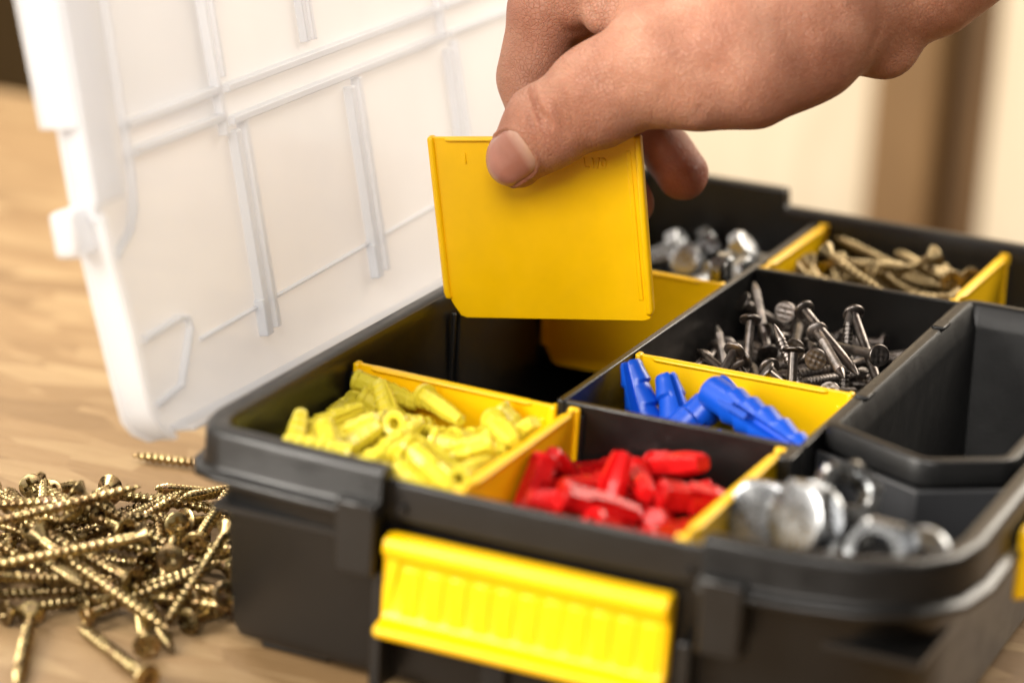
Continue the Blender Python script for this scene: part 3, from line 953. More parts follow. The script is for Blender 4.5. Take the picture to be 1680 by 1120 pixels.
# ================================================================ hardware
POSES = {
    'screw': [(-66.8,50.2,-63.1,0.486,0.315,0.614,0.537), (-118.5,15.6,-63.2,0.578,0.26,-0.638,0.438), (-70.4,36,-63.2,0.725,-0.245,0.643,0.022), (-32.6,50.9,-63.2,0.65,0.455,-0.518,0.321), (-99.2,49.2,-63.2,0.153,0.613,-0.315,0.708), (-56.7,48.7,-63.1,0.504,0.335,0.603,0.52), (-37.8,70.6,-61.3,0.588,0.593,0.273,-0.478), (-37.9,40.2,-58.6,0.253,0.706,0.288,0.596), (-43.9,12.1,-63.2,0.018,0.649,0.23,-0.725), (-22.2,-6.1,-63.2,0.555,0.687,-0.06,0.466), (-111.2,-22.7,-63.2,0.037,0.655,0.213,-0.724), (-87.6,-2,-63.1,0.715,0.686,-0.069,0.116), (-19.8,53.5,-59,0.463,-0.358,0.665,0.464), (-111.4,24.7,-60.2,0.017,-0.489,0.551,-0.677), (-146.1,-54.8,-63.1,0.665,0.541,0.428,0.287), (-23.8,62.2,-63.2,0.638,-0.472,0.502,0.343), (-56,16.2,-63.2,0.357,-0.664,0.184,-0.63), (-46.1,-6.2,-63.2,0.099,0.416,0.55,-0.718), (-70.7,28.3,-59.7,0.656,0.695,-0.264,-0.134), (-18.6,43.1,-57.5,0.04,0.109,0.662,0.74), (-55.5,21.7,-60.6,0.343,0.628,0.119,0.689), (-50.9,29.7,-53.6,0.08,-0.218,-0.78,0.581), (-50.3,51.7,-57.2,0.27,-0.238,0.553,-0.752), (-67.2,19.6,-59,0.342,-0.018,-0.751,0.564), (-79.6,28.2,-63.1,0.696,0.418,-0.546,-0.205), (-35,26.5,-57.4,0.05,0.506,-0.594,0.623), (-108.8,26.2,-56.7,0.327,0.628,0.267,-0.654), (-61.2,-15.9,-60.4,0.071,0.686,0.264,-0.675), (-66.9,43.5,-58.1,0.679,-0.414,0.531,0.292), (-129.6,-54.7,-63.1,0.292,0.432,-0.537,-0.663), (-116.1,-4.9,-63.2,0.708,-0.579,0.374,0.153), (-33.6,66.8,-59.3,0.734,0.605,0.073,-0.299), (-58.1,72,-60.1,0.613,-0.229,-0.68,0.329), (-73.8,-2.2,-57.4,0.589,0.688,-0.138,0.401), (-30.1,73.8,-57.3,0.383,-0.761,0.141,0.504), (-39.5,-40.6,-63.2,0.103,-0.413,0.552,0.717), (-18.5,29.4,-53.2,0.846,0.15,0.505,0.086), (-3.4,17.8,-63.2,0.632,0.664,0.187,-0.354), (-49,56.1,-53.1,0.6,-0.458,0.534,-0.38), (-79.6,-22,-58.2,0.325,-0.719,0.07,0.61), (-7,30.2,-63.2,0.32,0.518,0.454,-0.65), (-85.9,-10.6,-58.9,0.46,0.087,-0.728,-0.501), (-50.8,70.8,-54.6,0.358,-0.561,-0.598,-0.447), (-54,37.6,-52.7,0.006,-0.28,-0.71,0.646), (-51.9,-6.8,-57,0.052,0.357,0.515,-0.778), (-32.6,22,-54.7,0.575,-0.535,0.506,-0.356), (-18.1,16.6,-59.7,0.775,0.429,0.444,0.135), (-66.8,12.9,-54.9,0.524,0.461,-0.501,-0.511), (-61.2,26,-51,0.197,0.753,0.018,-0.628), (-26.9,8,-58.3,0.513,0.766,0.004,-0.388), (-83.4,0.7,-59.4,0.579,-0.724,0.046,0.372), (-64.3,29.5,-47.9,0.228,-0.101,-0.734,-0.632), (-94.4,-24.9,-57.2,0.588,0.732,-0.275,-0.209), (-90.7,18.7,-55.7,0.079,-0.521,-0.567,0.633), (-19.5,56.1,-53.4,0.351,-0.153,0.627,-0.678), (-105.8,-4.3,-57.1,0.737,0.142,0.657,0.078), (-66.4,-0.3,-56.8,0.832,0.051,-0.55,-0.049), (-82.1,23.3,-50,0.411,-0.724,-0.144,0.534), (-44.7,26.3,-49.9,0.806,-0.064,-0.572,0.137), (-30.5,77.2,-54.5,0.575,0.26,0.498,-0.594), (-39.6,67.1,-51.2,0.558,-0.678,0.383,0.286), (-24.3,2.4,-58,0.258,-0.118,-0.762,0.582), (-105.9,1.8,-54,0.668,-0.743,0.043,-0.022), (-52.5,-5.1,-53.6,0.633,-0.597,-0.463,0.17), (-13.8,9.2,-55,0.35,-0.191,0.47,0.787), (-12.3,77.8,-56.8,0.435,0.078,-0.544,0.713), (-29.3,47.3,-50,0.675,0.688,0.258,-0.072)],
    'long_screw': [(-36.2,-5.7,-54.9,0.047,0.6,-0.221,-0.768), (-57.3,7.8,-52,0.67,0.266,0.691,0.059), (-53.7,-8,-49.6,0.469,-0.648,-0.024,-0.599), (-66.1,9,-43.6,0.369,0.771,0.071,-0.514), (-85.9,10.5,-46.7,0.351,0.737,-0.185,-0.547)],
    'yellow': [(18.4,14.4,-17.1,0.096,-0.563,-0.428,0.701), (59.2,1,-8.2,0.363,-0.598,-0.333,0.632), (15.7,4.9,-17.1,0.456,-0.705,0.06,-0.54), (24.6,37.3,-17.1,0.512,0.604,-0.368,0.488), (72.1,3.4,-17.1,0.092,-0.092,-0.701,-0.701), (12.2,20.3,-14.2,0.775,0.594,-0.133,-0.168), (47.8,27.6,-17.1,0.03,0.675,0.212,-0.706), (24.1,51.5,-13.9,0.403,-0.69,0.414,-0.437), (37.8,7,-17.1,0.007,-0.685,-0.177,0.707), (38.3,39.9,-17.1,0.341,0.687,0.169,-0.619), (21.2,43.1,-11.5,0.293,0.48,0.159,0.812), (32,-1.4,-17.1,0.16,-0.6,-0.374,0.689), (48.6,15.2,-14.5,0.621,0.451,0.641,-0.022), (37.7,58.7,-17.1,0.045,-0.226,0.67,-0.706), (11.7,57.8,-17,0.564,0.662,-0.249,0.427), (8,34.9,-17,0.616,-0.616,0.347,0.347), (20.7,2,-14.1,0.245,-0.251,-0.756,0.553), (72,24.2,-12,0.737,0.673,0.045,-0.049), (65.8,50.3,-17.1,0.196,-0.013,-0.707,0.679), (49.3,0.6,-14.1,0.798,-0.333,-0.503,-0.025), (26.7,26.6,-10,0.158,0.872,0.191,-0.421), (32.3,2.3,-11.2,0.468,-0.013,0.707,0.53), (68.7,39,-17.1,0.707,0.681,-0.19,-0.007), (23,57.3,-14,0.278,-0.771,0.22,-0.529), (41.3,32.1,-15.8,0.102,0.604,0.441,0.656), (27.7,33.6,-11.2,0.451,-0.294,-0.643,0.545), (57.3,2,-14.2,0.546,0.697,0.381,0.265), (55.3,47.2,-13,0.419,0.215,0.634,0.613), (18.1,20.7,-10.3,0.171,-0.416,0.531,0.718), (36.9,16.5,-11.4,0.396,0.701,0.008,0.593), (64.1,14.5,-17.1,0.573,-0.698,-0.113,-0.414), (20.7,37.2,-10.3,0.373,-0.481,-0.752,0.254), (64.7,58.3,-10.2,0.384,-0.297,-0.874,-0.025), (57.3,40.8,-9.8,0.731,-0.125,-0.627,0.237), (50.8,58.6,-17,0.111,0.057,0.705,0.698), (50.9,19.8,-10.8,0.458,0.137,-0.63,-0.613), (13.8,17,-7.8,0.073,-0.15,0.838,-0.52), (36,48.7,-8.2,0.44,0.27,-0.538,0.666), (26.6,16.6,-9.5,0.286,-0.429,0.22,0.828), (44.6,55.9,-12.8,0.778,0.585,-0.205,0.097), (24.3,55,-6.8,0.333,0.802,-0.194,0.457), (48.8,-5,-11.2,0.042,-0.464,0.022,-0.885), (59.7,26.8,-13.4,0.568,0.648,-0.5,-0.092), (15.3,0.5,-9.2,0.021,-0.683,0.455,0.571), (21.5,63.2,-12.1,0.851,0.241,-0.453,-0.113), (58.4,17.4,-6.8,0.746,-0.334,-0.48,0.32), (72.1,48.2,-11.2,0.43,-0.43,-0.561,-0.561), (39.7,60.5,-5.9,0.718,-0.439,-0.536,0.072), (8.8,55.5,-11.1,0.445,-0.398,-0.583,-0.551), (59.5,7,-10.1,0.017,-0.806,0.259,-0.532), (64.5,64.9,-10.8,0.65,0.282,-0.333,-0.622), (53.6,35,-12,0.711,0.337,-0.516,-0.339), (57.3,23.5,-7.7,0.559,0.34,0.746,0.123), (58.6,31.2,-7.1,0.719,0.103,0.544,0.42), (18,67.1,-6.8,0.76,0.084,-0.637,-0.1), (53.5,58.7,-11.6,0.032,-0.251,-0.626,0.738), (63.7,10.1,-6.8,0.828,-0.076,-0.537,-0.141), (13.4,39.7,-8.6,0.096,-0.321,-0.713,0.616), (72,14.6,-4.9,0.68,0.609,-0.272,0.304), (63.6,52,-5.9,0.433,-0.713,0.128,0.536), (26,8.8,-5.3,0.196,0.67,0.212,0.684), (39.1,31.7,-8.1,0.578,0.792,-0.198,-0.018), (40.6,1.2,-7.6,0.454,0.812,-0.305,-0.201)],
    'red': [(102.6,18.2,-20.1,0.701,0.701,0.09,-0.095), (110.8,25.1,-20.1,0.699,0.703,0.078,-0.107), (99.3,57.8,-20.1,0.116,-0.644,-0.293,-0.698), (92.8,37.9,-20.1,0.581,0.665,-0.239,-0.403), (127.1,40.5,-20.1,0.699,0.703,0.076,-0.109), (132.1,22.4,-20.1,0.633,0.469,-0.529,0.316), (127,6.7,-20.1,0.383,-0.524,0.475,-0.594), (96.1,-0.2,-20.1,0.692,-0.388,-0.591,0.144), (116.9,15.2,-15.2,0.819,0.261,-0.448,0.248), (84,27.6,-13.4,0.184,-0.083,0.404,0.892), (92.2,65.1,-16.8,0.544,0.313,-0.744,-0.229), (112.8,57.3,-20.1,0.674,0.595,-0.382,-0.214), (135.2,48.1,-20.1,0.286,0.255,-0.659,0.647), (92.2,45.3,-15.3,0.716,-0.393,0.576,-0.002), (118.8,50.5,-16,0.52,0.673,-0.487,-0.198), (115.4,59.5,-8.3,0.553,-0.223,-0.792,-0.131), (98.9,18.4,-10.6,0.591,-0.604,0.51,-0.162), (83.9,50,-13.1,0.249,-0.555,0.724,0.324), (120.2,32.6,-15.7,0.306,-0.269,-0.794,-0.451), (131.2,19.9,-12.3,0.286,0.551,0.444,-0.647), (108.6,48.3,-11.8,0.29,0.08,-0.731,-0.613), (92,10,-16,0.556,-0.186,-0.809,-0.042), (128.3,42.9,-10.7,0.117,-0.475,-0.442,0.752), (108.8,16.9,-8,0.774,0.441,-0.413,-0.189), (103.2,39.9,-12.5,0.191,0.574,-0.754,0.256)],
    'nail': [(126.9,217.3,-15.8,0.693,-0.389,-0.607,0.02), (143,215,-23.4,0.433,0.427,0.539,-0.582), (109.3,159.7,-23.4,0.451,0.66,-0.187,0.57), (136.1,159.1,-23.4,0.215,0.027,0.687,0.693), (131.7,148.6,-20.9,0.699,-0.506,-0.417,-0.286), (98.5,199.9,-23.4,0.709,-0.373,0.578,-0.153), (81.3,204.9,-22.4,0.704,0.661,-0.087,0.244), (127.8,203.2,-23.4,0.296,0.017,-0.686,-0.665), (81.1,147.4,-16.6,0.012,0.106,0.584,0.804), (81.2,181.4,-22.3,0.108,0.225,-0.626,0.739), (89,217.1,-20.7,0.665,0.54,0.327,-0.398), (98.8,219.9,-23.4,0.647,0.142,-0.673,0.329), (127.9,175.9,-21.8,0.239,0.54,0.473,-0.654), (80.9,210.8,-19.8,0.242,0.162,0.596,-0.748), (95.1,203.9,-20.4,0.144,-0.164,0.679,0.701), (141.4,147.6,-16.1,0.127,0.095,-0.517,0.841), (82,157.6,-23.4,0.575,0.593,-0.345,0.446), (119.1,191.6,-20.3,0.532,-0.447,-0.599,0.398), (92.6,157.1,-23.4,0.686,0.446,0.522,-0.24), (103.9,160.2,-20.6,0.087,0.33,0.643,0.685), (122.5,231.2,-21.9,0.217,-0.635,0.336,-0.661), (105.9,173.3,-20.9,0.136,0.339,0.604,0.709), (98.7,171.3,-21.3,0.158,0.587,0.369,-0.703), (142.2,176.8,-17.4,0.053,-0.16,0.759,0.628), (120.5,200.8,-21.6,0.716,0.101,0.644,0.251), (130.6,169,-18.9,0.685,-0.57,-0.428,0.15), (113.6,190.7,-17.8,0.693,0.547,-0.457,-0.103), (120.9,182.6,-16.2,0.658,0.423,-0.555,0.283), (108.8,145.5,-20.1,0.663,-0.166,-0.597,-0.419), (104.6,157.1,-17.9,0.658,-0.617,-0.037,0.43), (91,148.9,-20,0.552,0.56,-0.501,0.361), (103.4,218.3,-19.6,0.219,0.508,-0.37,0.747), (121.4,151.8,-20.6,0.156,0.531,0.339,-0.761), (130.2,146.7,-17.6,0.597,0.417,0.656,-0.196), (115.1,162.3,-17.2,0.665,0.446,0.517,0.303), (117.2,185.7,-15.2,0.185,0.391,0.509,0.745), (89.6,222.4,-17.2,0.819,0.458,0.305,0.161), (103.5,163.4,-15.2,0.621,0.714,-0.015,0.324), (130.2,136.9,-11.2,0.849,0.254,-0.386,-0.255), (111.2,195.3,-20.7,0.111,0.612,-0.159,-0.767), (124.1,226.6,-20.6,0.776,-0.223,0.589,-0.025), (109.8,134.8,-21.5,0.19,0.634,-0.351,-0.662), (143,201.7,-17.8,0.405,-0.382,-0.62,-0.552), (102,186.5,-20.2,0.645,-0.089,0.615,0.445), (101.9,215.2,-15.4,0.797,0.523,-0.301,-0.011), (78.6,172.7,-21.3,0.738,-0.631,-0.131,-0.199), (94.4,146.6,-14.5,0.85,-0.516,-0.045,-0.098), (139,167.7,-17.8,0.523,0.442,-0.36,0.634), (118.1,212.3,-17.2,0.19,0.019,0.642,-0.743), (87.3,153,-16.4,0.049,-0.345,-0.442,-0.827), (117.1,157,-16,0.778,-0.403,-0.475,-0.082), (98.3,185.2,-18.2,0.623,0.726,-0.222,-0.189), (122.9,146.6,-16.6,0.471,0.806,-0.082,0.347), (106.2,233,-18.5,0.526,0.49,0.469,0.513), (80.1,167.9,-18.5,0.724,-0.588,-0.195,-0.302), (91.3,224.3,-14.9,0.095,0.411,0.27,-0.866), (82.4,166.6,-16.6,0.118,0.06,0.794,0.593), (129.6,171.6,-16,0.576,0.45,-0.397,0.556), (95.1,131.6,-17,0.499,0.472,0.509,0.518)],
    'back_screw': [(111.6,290.6,-22.8,0.723,-0.278,0.629,0.073), (112.1,278.1,-18.8,0.7,0.408,0.571,-0.131), (118.4,268.4,-22.8,0.709,0.032,-0.687,-0.155), (89.1,286.6,-22.7,0.434,-0.519,-0.45,-0.582), (115.8,290.9,-18.5,0.649,0.369,-0.487,-0.454), (111.5,287.9,-13.8,0.073,0.308,0.586,0.746), (119.6,278.3,-16.6,0.779,-0.097,-0.562,0.262), (123.3,261.8,-14.7,0.633,0.313,-0.691,0.156), (117.1,268.1,-14.9,0.383,0.761,-0.244,-0.463), (102.5,263.3,-14.5,0.766,0.346,0.539,0.047), (97.4,260.8,-15.4,0.159,-0.46,0.287,0.825), (103.6,268.1,-10.8,0.783,0.162,-0.597,0.058), (90.3,284.2,-14.4,0.625,0.219,0.47,-0.584), (116.2,245.2,-15.1,0.338,0.634,0.483,0.5), (125.1,276.5,-12.4,0.83,0.198,-0.471,0.225), (119.7,279.3,-11.3,0.359,0.378,0.675,0.522), (108.8,290.3,-9.6,0.513,0.238,-0.69,-0.453), (107.7,294.2,-6.7,0.245,0.759,0.213,0.564), (120,290.4,-4.5,0.644,0.254,0.638,-0.337), (121.6,296,-7.2,0.759,0.385,0.525,-0.028), (110.6,270.5,-6.3,0.809,-0.431,0.398,0.029), (114.6,250.1,-3.1,0.707,-0.428,-0.399,0.398), (104.6,276.8,-3.4,0.371,-0.788,0.02,0.491), (119.3,255.4,-6.9,0.398,0.272,0.658,0.578)],
    'bolt': [(52.7,237.5,-21.1,0.547,-0.312,-0.583,-0.513), (36.1,289.2,-21,0.072,0.348,-0.56,-0.748), (53.3,295.7,-21.1,0.019,0.188,-0.636,-0.748), (29,235.6,-21,0.236,0.616,0.239,0.712), (63,296.2,-21.1,0.468,-0.381,-0.54,-0.587), (65,227.4,-7.2,0.126,-0.247,-0.936,-0.215), (48.9,274.8,-12,0.007,0.393,0.033,0.919), (43.7,226.9,-17.7,0.277,-0.607,-0.457,0.588), (57.7,291,-15.4,0.321,0.702,0.2,-0.603), (59.2,262,-17.8,0.715,-0.556,0.036,0.422), (51.9,264.8,-21.1,0.202,0.566,0.342,-0.723), (61.8,242.2,-12,0,0.695,-0.719,-0), (65.1,272.2,-17.6,0.043,-0.105,0.545,0.831), (53.8,261.8,-12.5,0.778,0.018,0.589,-0.218), (29,289.4,-16.4,0.793,-0.437,0.253,-0.341), (52.1,243.6,-11,0.276,-0.406,-0.587,-0.644), (12.8,251.4,-21.1,0.199,0.005,0.663,0.722), (24.3,250.7,-14.4,0.659,-0.286,-0.553,0.421), (19.7,282.2,-15.5,0.336,0.455,0.2,0.8), (21.3,273,-15.3,0.444,-0.494,-0.661,0.35), (30.8,258.5,-21.1,0.717,-0.663,0.021,-0.216), (28.3,242,-17.6,0.803,0.059,-0.55,0.221), (19.4,224.8,-12.9,0.432,-0.281,-0.143,0.845), (39.2,271.4,-11.7,0.75,0.569,-0.143,0.306)]}
rng = random.Random(3)
def P7(p):
    return (p[0], p[1], p[2]), Quaternion(p[3:7])
sh_s = screw_shank(44, 2.1, 2.35, 3.4); hd_s = screw_head(44, 4.0, 2.1, 3.4)
sh_l = screw_shank(60, 2.4, 2.6, 3.6); hd_l = screw_head(60, 4.4, 2.4, 3.6)
def screw(pos, q, label, group='yellow zinc screws heaped on the bench', long=False):
    return put('screw', sh_l if long else sh_s, pos, q, [('screw_head', hd_l if long else hd_s)], label, 'screw', group)
for p in POSES['screw']:
    screw(*P7(p), 'gold coloured countersunk screw in the loose heap beside the case')
for p in POSES['long_screw']:
    screw(*P7(p), 'longer gold coloured screw lying on top of the heap beside the case', 'long screws on the heap', True)
# named screws
for a, lab in (((-92.4, 45, -52.5), 'gold screw with its cross recess facing the viewer at top left of heap'), ((-75.2, 20, -55), 'gold screw with bright head facing the viewer, low at left of heap'),
               ((-58.8, 33, -50), 'dark gold screw head facing the viewer in middle of heap'), ((-22.3, 12, -50), 'gold screw head facing the viewer beside the case wall'),
               ((-90, 52, -56), 'gold screw with tilted head behind the top left screw head')):
    d = Vector((-0.44 + rng.uniform(-.10, .14), 0.87, -0.30 + rng.uniform(-.06, .06))).normalized()
    a = Vector(a) + Vector((3.4, -8.0, 2.8)); pos, q = along(a, a + d * 44, rng.uniform(0, 1.5)); screw(pos, q, lab, 'screws facing the viewer')
pos, q = along((-46, 22, -50), (-86, 35, -48), 0.3); screw(pos, q, 'gold screw lying across the top of the heap, head to the right')
pos, q = along((-62, 2, -53), (-86, 40, -47), 0.3); screw(pos, q, 'gold screw leaning steeply over the front of the heap')
pos, q = along((3, 8, -59.5), (-57, -3, -60), 0.3); screw(pos, q, 'long gold screw lying flat along the front of the heap', 'long screws on the heap', True)
pos, q = along((-58, 118, TABLE + 2.6), (-95, 111, TABLE + 2.2)); screw(pos, q, 'single gold screw lying behind the heap, below the raised lid', 'loose screws round the heap')
pos, q = along((-2, -39, TABLE + 3.2), (-33, -20, TABLE + 2.2)); screw(pos, q, 'gold screw lying in front of the heap, nearest the photo bottom', 'loose screws round the heap')
pos, q = along((-34, 10, TABLE + 5), (-7, -16, TABLE + 2)); screw(pos, q, 'gold screw poking out of the heap towards the case foot', 'loose screws round the heap')

ymesh = [plug_mesh(22, 3.0, 0, 6, 'lemon', 1.10, name='yellow_plug', facet=8, ang=24), plug_mesh(22, 3.0, 6, 4, 'lemon', 1.3, name='yellow_plug', taper=0.62)]
for i, p in enumerate(POSES['yellow']):
    put('wall_plug', ymesh[i % 2], *P7(p), (), 'small lemon yellow plastic wall plug in the front left compartment', 'wall plug', 'yellow wall plugs')
rmesh = [plug_mesh(23, 4.2, 0, 0, 'red', 1.12, name='red_plug', taper=0.7, facet=6, ang=20), plug_mesh(23, 4.2, 0, 3, 'red', 1.0, name='red_plug', taper=0.62, facet=4, ang=20), plug_mesh(23, 4.2, 4, 0, 'red', 1.15, name='red_plug', taper=0.66, facet=6, ang=20)]
for i, p in enumerate(POSES['red']):
    put('wall_plug', rmesh[i % 3], *P7(p), (), 'red ribbed plastic wall plug in the middle front compartment', 'wall plug', 'red wall plugs')
nsh = [nail_shank(38, 1.55, True), nail_shank(38, 1.55, False)]; nhd = nail_head(38, 3.6, 1.55)
def nail(pos, q, label='dark steel nail with flat round head in the nail compartment', k=0, group='dark nails in the case'):
    return put('nail', nsh[k % 2], pos, q, [('nail_head', nhd)], label, 'nail', group)
for i, p in enumerate(POSES['nail']):
    nail((p[0], p[1], p[2]), Quaternion(p[3:7]), k=i % 3)
# hero nails on top of the pile
for a, b_, k, lab in (((122.1, 163.0, -4.0), (108.9, 198.2, -9.2), 0, 'nail with its waffled round head facing the viewer, front of nail pile'),
        ((111.9, 172.0, -5.1), (101.6, 208.5, -7.4), 1, 'nail head facing the viewer just behind the frontmost nail head'),
        ((128.4, 151.9, -23.0), (106.4, 166.0, 4.2), 0, 'ribbed nail standing tip up and leaning left in nail pile'),
        ((108.2, 190.0, 3.4), (135.6, 166.0, -7.4), 1, 'nail lying highest on the pile, head up at its left'),
        ((100.5, 195.0, -0.3), (92.1, 229.7, -9.2), 1, 'nail with tilted flat head at the back left of nail pile'),
        ((128.8, 175.4, -25.2), (123.8, 190.0, 4.5), 0, 'nail standing almost upright, tip up, right of nail pile'),
        ((125.0, 192.0, 3.7), (143.4, 166.9, -11.9), 1, 'nail sloping down right beside the upright nail'),
        ((142.0, 165.0, 0.5), (116.4, 190.1, -7.0), 1, 'nail lying level with its head by the black bin'),
        ((115.8, 182.2, -0.8), (135.8, 150.0, -3.9), 0, 'ribbed nail pointing its tip at the viewer in nail pile'),
        ((97.0, 191.5, -14.4), (80.0, 222.0, -0.3), 0, 'tall nail leaning on the left wall of nail compartment'),
        ((94.0, 163.6, -20.8), (77.2, 195.0, -9.2), 0, 'nail leaning tip up near the left wall, lower than the tall one'),
        ((114.6, 151.2, -20.7), (81.3, 165.0, -8.6), 1, 'nail tip sticking up just behind the yellow divider at its left'),
        ((93.7, 180.0, -3.4), (100.0, 160.2, -25.1), 1, 'nail standing upright on its tip left of nail pile'),
        ((118.8, 150.0, -4.7), (123.0, 139.5, -25.2), 1, 'nail with oval seen head close behind the yellow divider')):
    pos, q = along(a, b_, rng.uniform(0, 3)); nail(pos, q, lab, k, 'nails on top of the pile')
bsh = screw_shank(48, 2.1, 2.5, 3.6, mat='brass'); bhd = screw_head(48, 4.2, 2.1, 3.6, mat='brass')
for p in POSES['back_screw']:
    put('screw', bsh, *P7(p), [('screw_head', bhd)], 'dull brass coloured screw in the back row compartment of the case', 'screw', 'brass screws in the back row')
bh, bs = hex_bolt_meshes(28, 3.2, 6.4, 5)
for p in POSES['bolt']:
    put('bolt', bs, *P7(p), [('bolt_head', bh)], 'small zinc hexagon bolt in the back left compartment of the case', 'bolt', 'zinc bolts in the back left compartment')
# E: more hardware below

# blue plugs, larger, two-lobed with barbs
bl = plug_mesh(46, 5.2, 0, 6, 'blue', 1.0, name='blue_plug', taper=0.66, ang=26)
def barb(parent, L_):
    for sx, z in ((1, 3.0), (-1, 1.0)):
        f = MB(); f.loft([[(sx * 4.6, -1.0, z), (sx * 4.6, 1.0, z), (sx * 5.6, 1.0, z - 1.6), (sx * 5.6, -1.0, z - 1.6)], [(sx * 9.6, -0.7, z + 7.6), (sx * 9.6, 0.7, z + 7.6), (sx * 10.2, 0.7, z + 6.8), (sx * 10.2, -0.7, z + 6.8)]])
        me = mesh_from(f.v, f.f, 'barb', M['blue'], 40)
        o = bpy.data.objects.new('barb', me); link(o, parent)
def blue(a, b, spin, label):
    pos, q = along(a, b, 0.0)
    # turn the split side of the plug to the front
    lv = q.inverted() @ Vector((0.38, -0.87, 0.30))
    q = q @ Quaternion((0, 0, 1), math.atan2(lv.y, lv.x) + spin)
    o = put('wall_plug', bl, pos, q, (), label, 'wall plug', 'blue wall plugs')
    barb(o, 46)
    return o
blue((99, 97, -34), (80.5, 110, -0.5), 0.5, 'blue wall plug standing at the left end of its compartment')
blue((112, 92, -34), (92, 110, -2.0), -0.6, 'blue wall plug leaning right beside the leftmost blue plug')
blue((111, 115, -2.0), (88, 84, -26), 0.9, 'blue wall plug with wide open end pointing back at the divider')
blue((108, 106, -1.0), (147, 84, -7), -0.15, 'long blue wall plug lying on top, tip towards the black bin')

# large zinc bolts, nuts and washers in the front right compartment
fh, fs_ = hex_bolt_meshes(30, 5.0, 11.0, 7.0)
def zbolt(a, b, label, spin=0.0):
    pos, q = along(a, b, spin)
    return put('bolt', fs_, pos, q, [('bolt_head', fh)], label, 'bolt', 'zinc hardware in the front right compartment')
nut = nut_mesh(10.0, 8.0, 5.2); was = washer_mesh(10.5, 5.2, 1.8)
bigw = washer_mesh(12.0, 6.0, 2.0)
def piece(name, me, pos, nrm, label, cat):
    q = Vector(nrm).normalized().to_track_quat('Z', 'Y')
    return put(name, me, pos, q, (), label, cat, 'zinc hardware in the front right compartment')
zbolt((163.5, 20, -1.5), (176, 46, -9), 'large bright zinc hexagon bolt, head towards viewer, in front right compartment')
piece('washer', bigw, (166, 25, -4.5), (-0.35, -0.85, 0.30), 'wide zinc washer round the large hexagon bolt', 'washer')
piece('nut', nut, (189, 16, -4.5), (-0.15, -0.95, 0.2), 'zinc hexagon nut lying in front of the large bolt', 'nut')
piece('nut', nut, (172, 38, 1), (0.5, -0.5, 0.7), 'zinc hexagon nut resting on top behind the large bolt', 'nut')
piece('washer', was, (202, 12, -4), (-0.5, -0.85, 0.15), 'zinc washer leaning in the front right corner of the case', 'washer')
piece('nut', nut, (178, 6, -13), (0.3, -0.7, 0.6), 'zinc hexagon nut half hidden behind the front rim', 'nut')
zbolt((152, 28, -6), (150, 52, -13), 'dull zinc bolt against the yellow divider in front right compartment')

# ================================================================ hand: one continuous skin grown from a smooth distance field
HAND_SPEC = {
    'thumb': [(30.75, 125.46, 55.82, 9.51), (40.54, 125.25, 67.05, 12.82), (56.85, 127.73, 79.52, 14.94), (73.79, 133.52, 91.11, 18.02), (92.44, 143.04, 98.46, 21.52), (110.55, 162.57, 106.42, 22.84)],
    'thenar': [(86.7, 134.36, 87.08, 15.18), (99.25, 143.39, 91.01, 16.7), (108.66, 156.65, 94.96, 15.71), (115.86, 171.93, 101.06, 14.36)],
    'heel': [(128.32, 185.55, 95.87, 11.83), (116.79, 190.48, 101.92, 14.62)],
    'palm': [(60.67, 175.82, 113.59, 19.34), (90.36, 183.96, 116.08, 28.85), (120.06, 191.47, 116.73, 26.01)],
    'palm2': [(49.63, 212.02, 103.15, 19.19), (80.89, 220.21, 103.82, 25.11), (112.1, 219.1, 109.87, 22.74)],
    'arm': [(120.62, 189.6, 117.06, 25.19), (131.71, 196.67, 123.59, 27.48), (170.78, 226.15, 159.65, 30.54), (244.35, 281.8, 228.02, 35.31)],
    'web': [(61.57, 145.2, 98.19, 9.43), (70.15, 157.37, 109.67, 17.04)],
    'index': [(57.93, 169.39, 114.54, 15.39), (40.94, 161.77, 104.19, 11.97), (25.17, 154.54, 96.62, 11.61), (22.22, 150.28, 75.25, 9.13), (31.36, 144.8, 56.14, 8.14)],
    'fold': [(42.96, 151.83, 105.14, 8.78), (48.46, 147.92, 99.89, 6.27), (53.59, 153.04, 108.23, 8.74)],
    'knuckle': [(47.5, 157.96, 107.51, 12.26), (35.38, 151.99, 102.22, 9.59)],
    'middle': [(45.86, 195.7, 109.02, 15.5), (17.06, 180.22, 87.55, 10.38), (17.21, 172.94, 66.45, 8.98), (30.28, 170.43, 49.41, 7.97)],
    'ring': [(42.76, 213.54, 100.03, 14.62), (18.59, 203.88, 76.71, 10.24), (29.22, 193.18, 51.99, 8.95), (48.04, 181.87, 31.36, 8.04)],
    'pinky': [(45.86, 229.86, 91.8, 13.63), (27.02, 220.03, 67.77, 9.56), (44.1, 206.06, 51.26, 8.8), (61.06, 194.26, 41.14, 8.78)]}
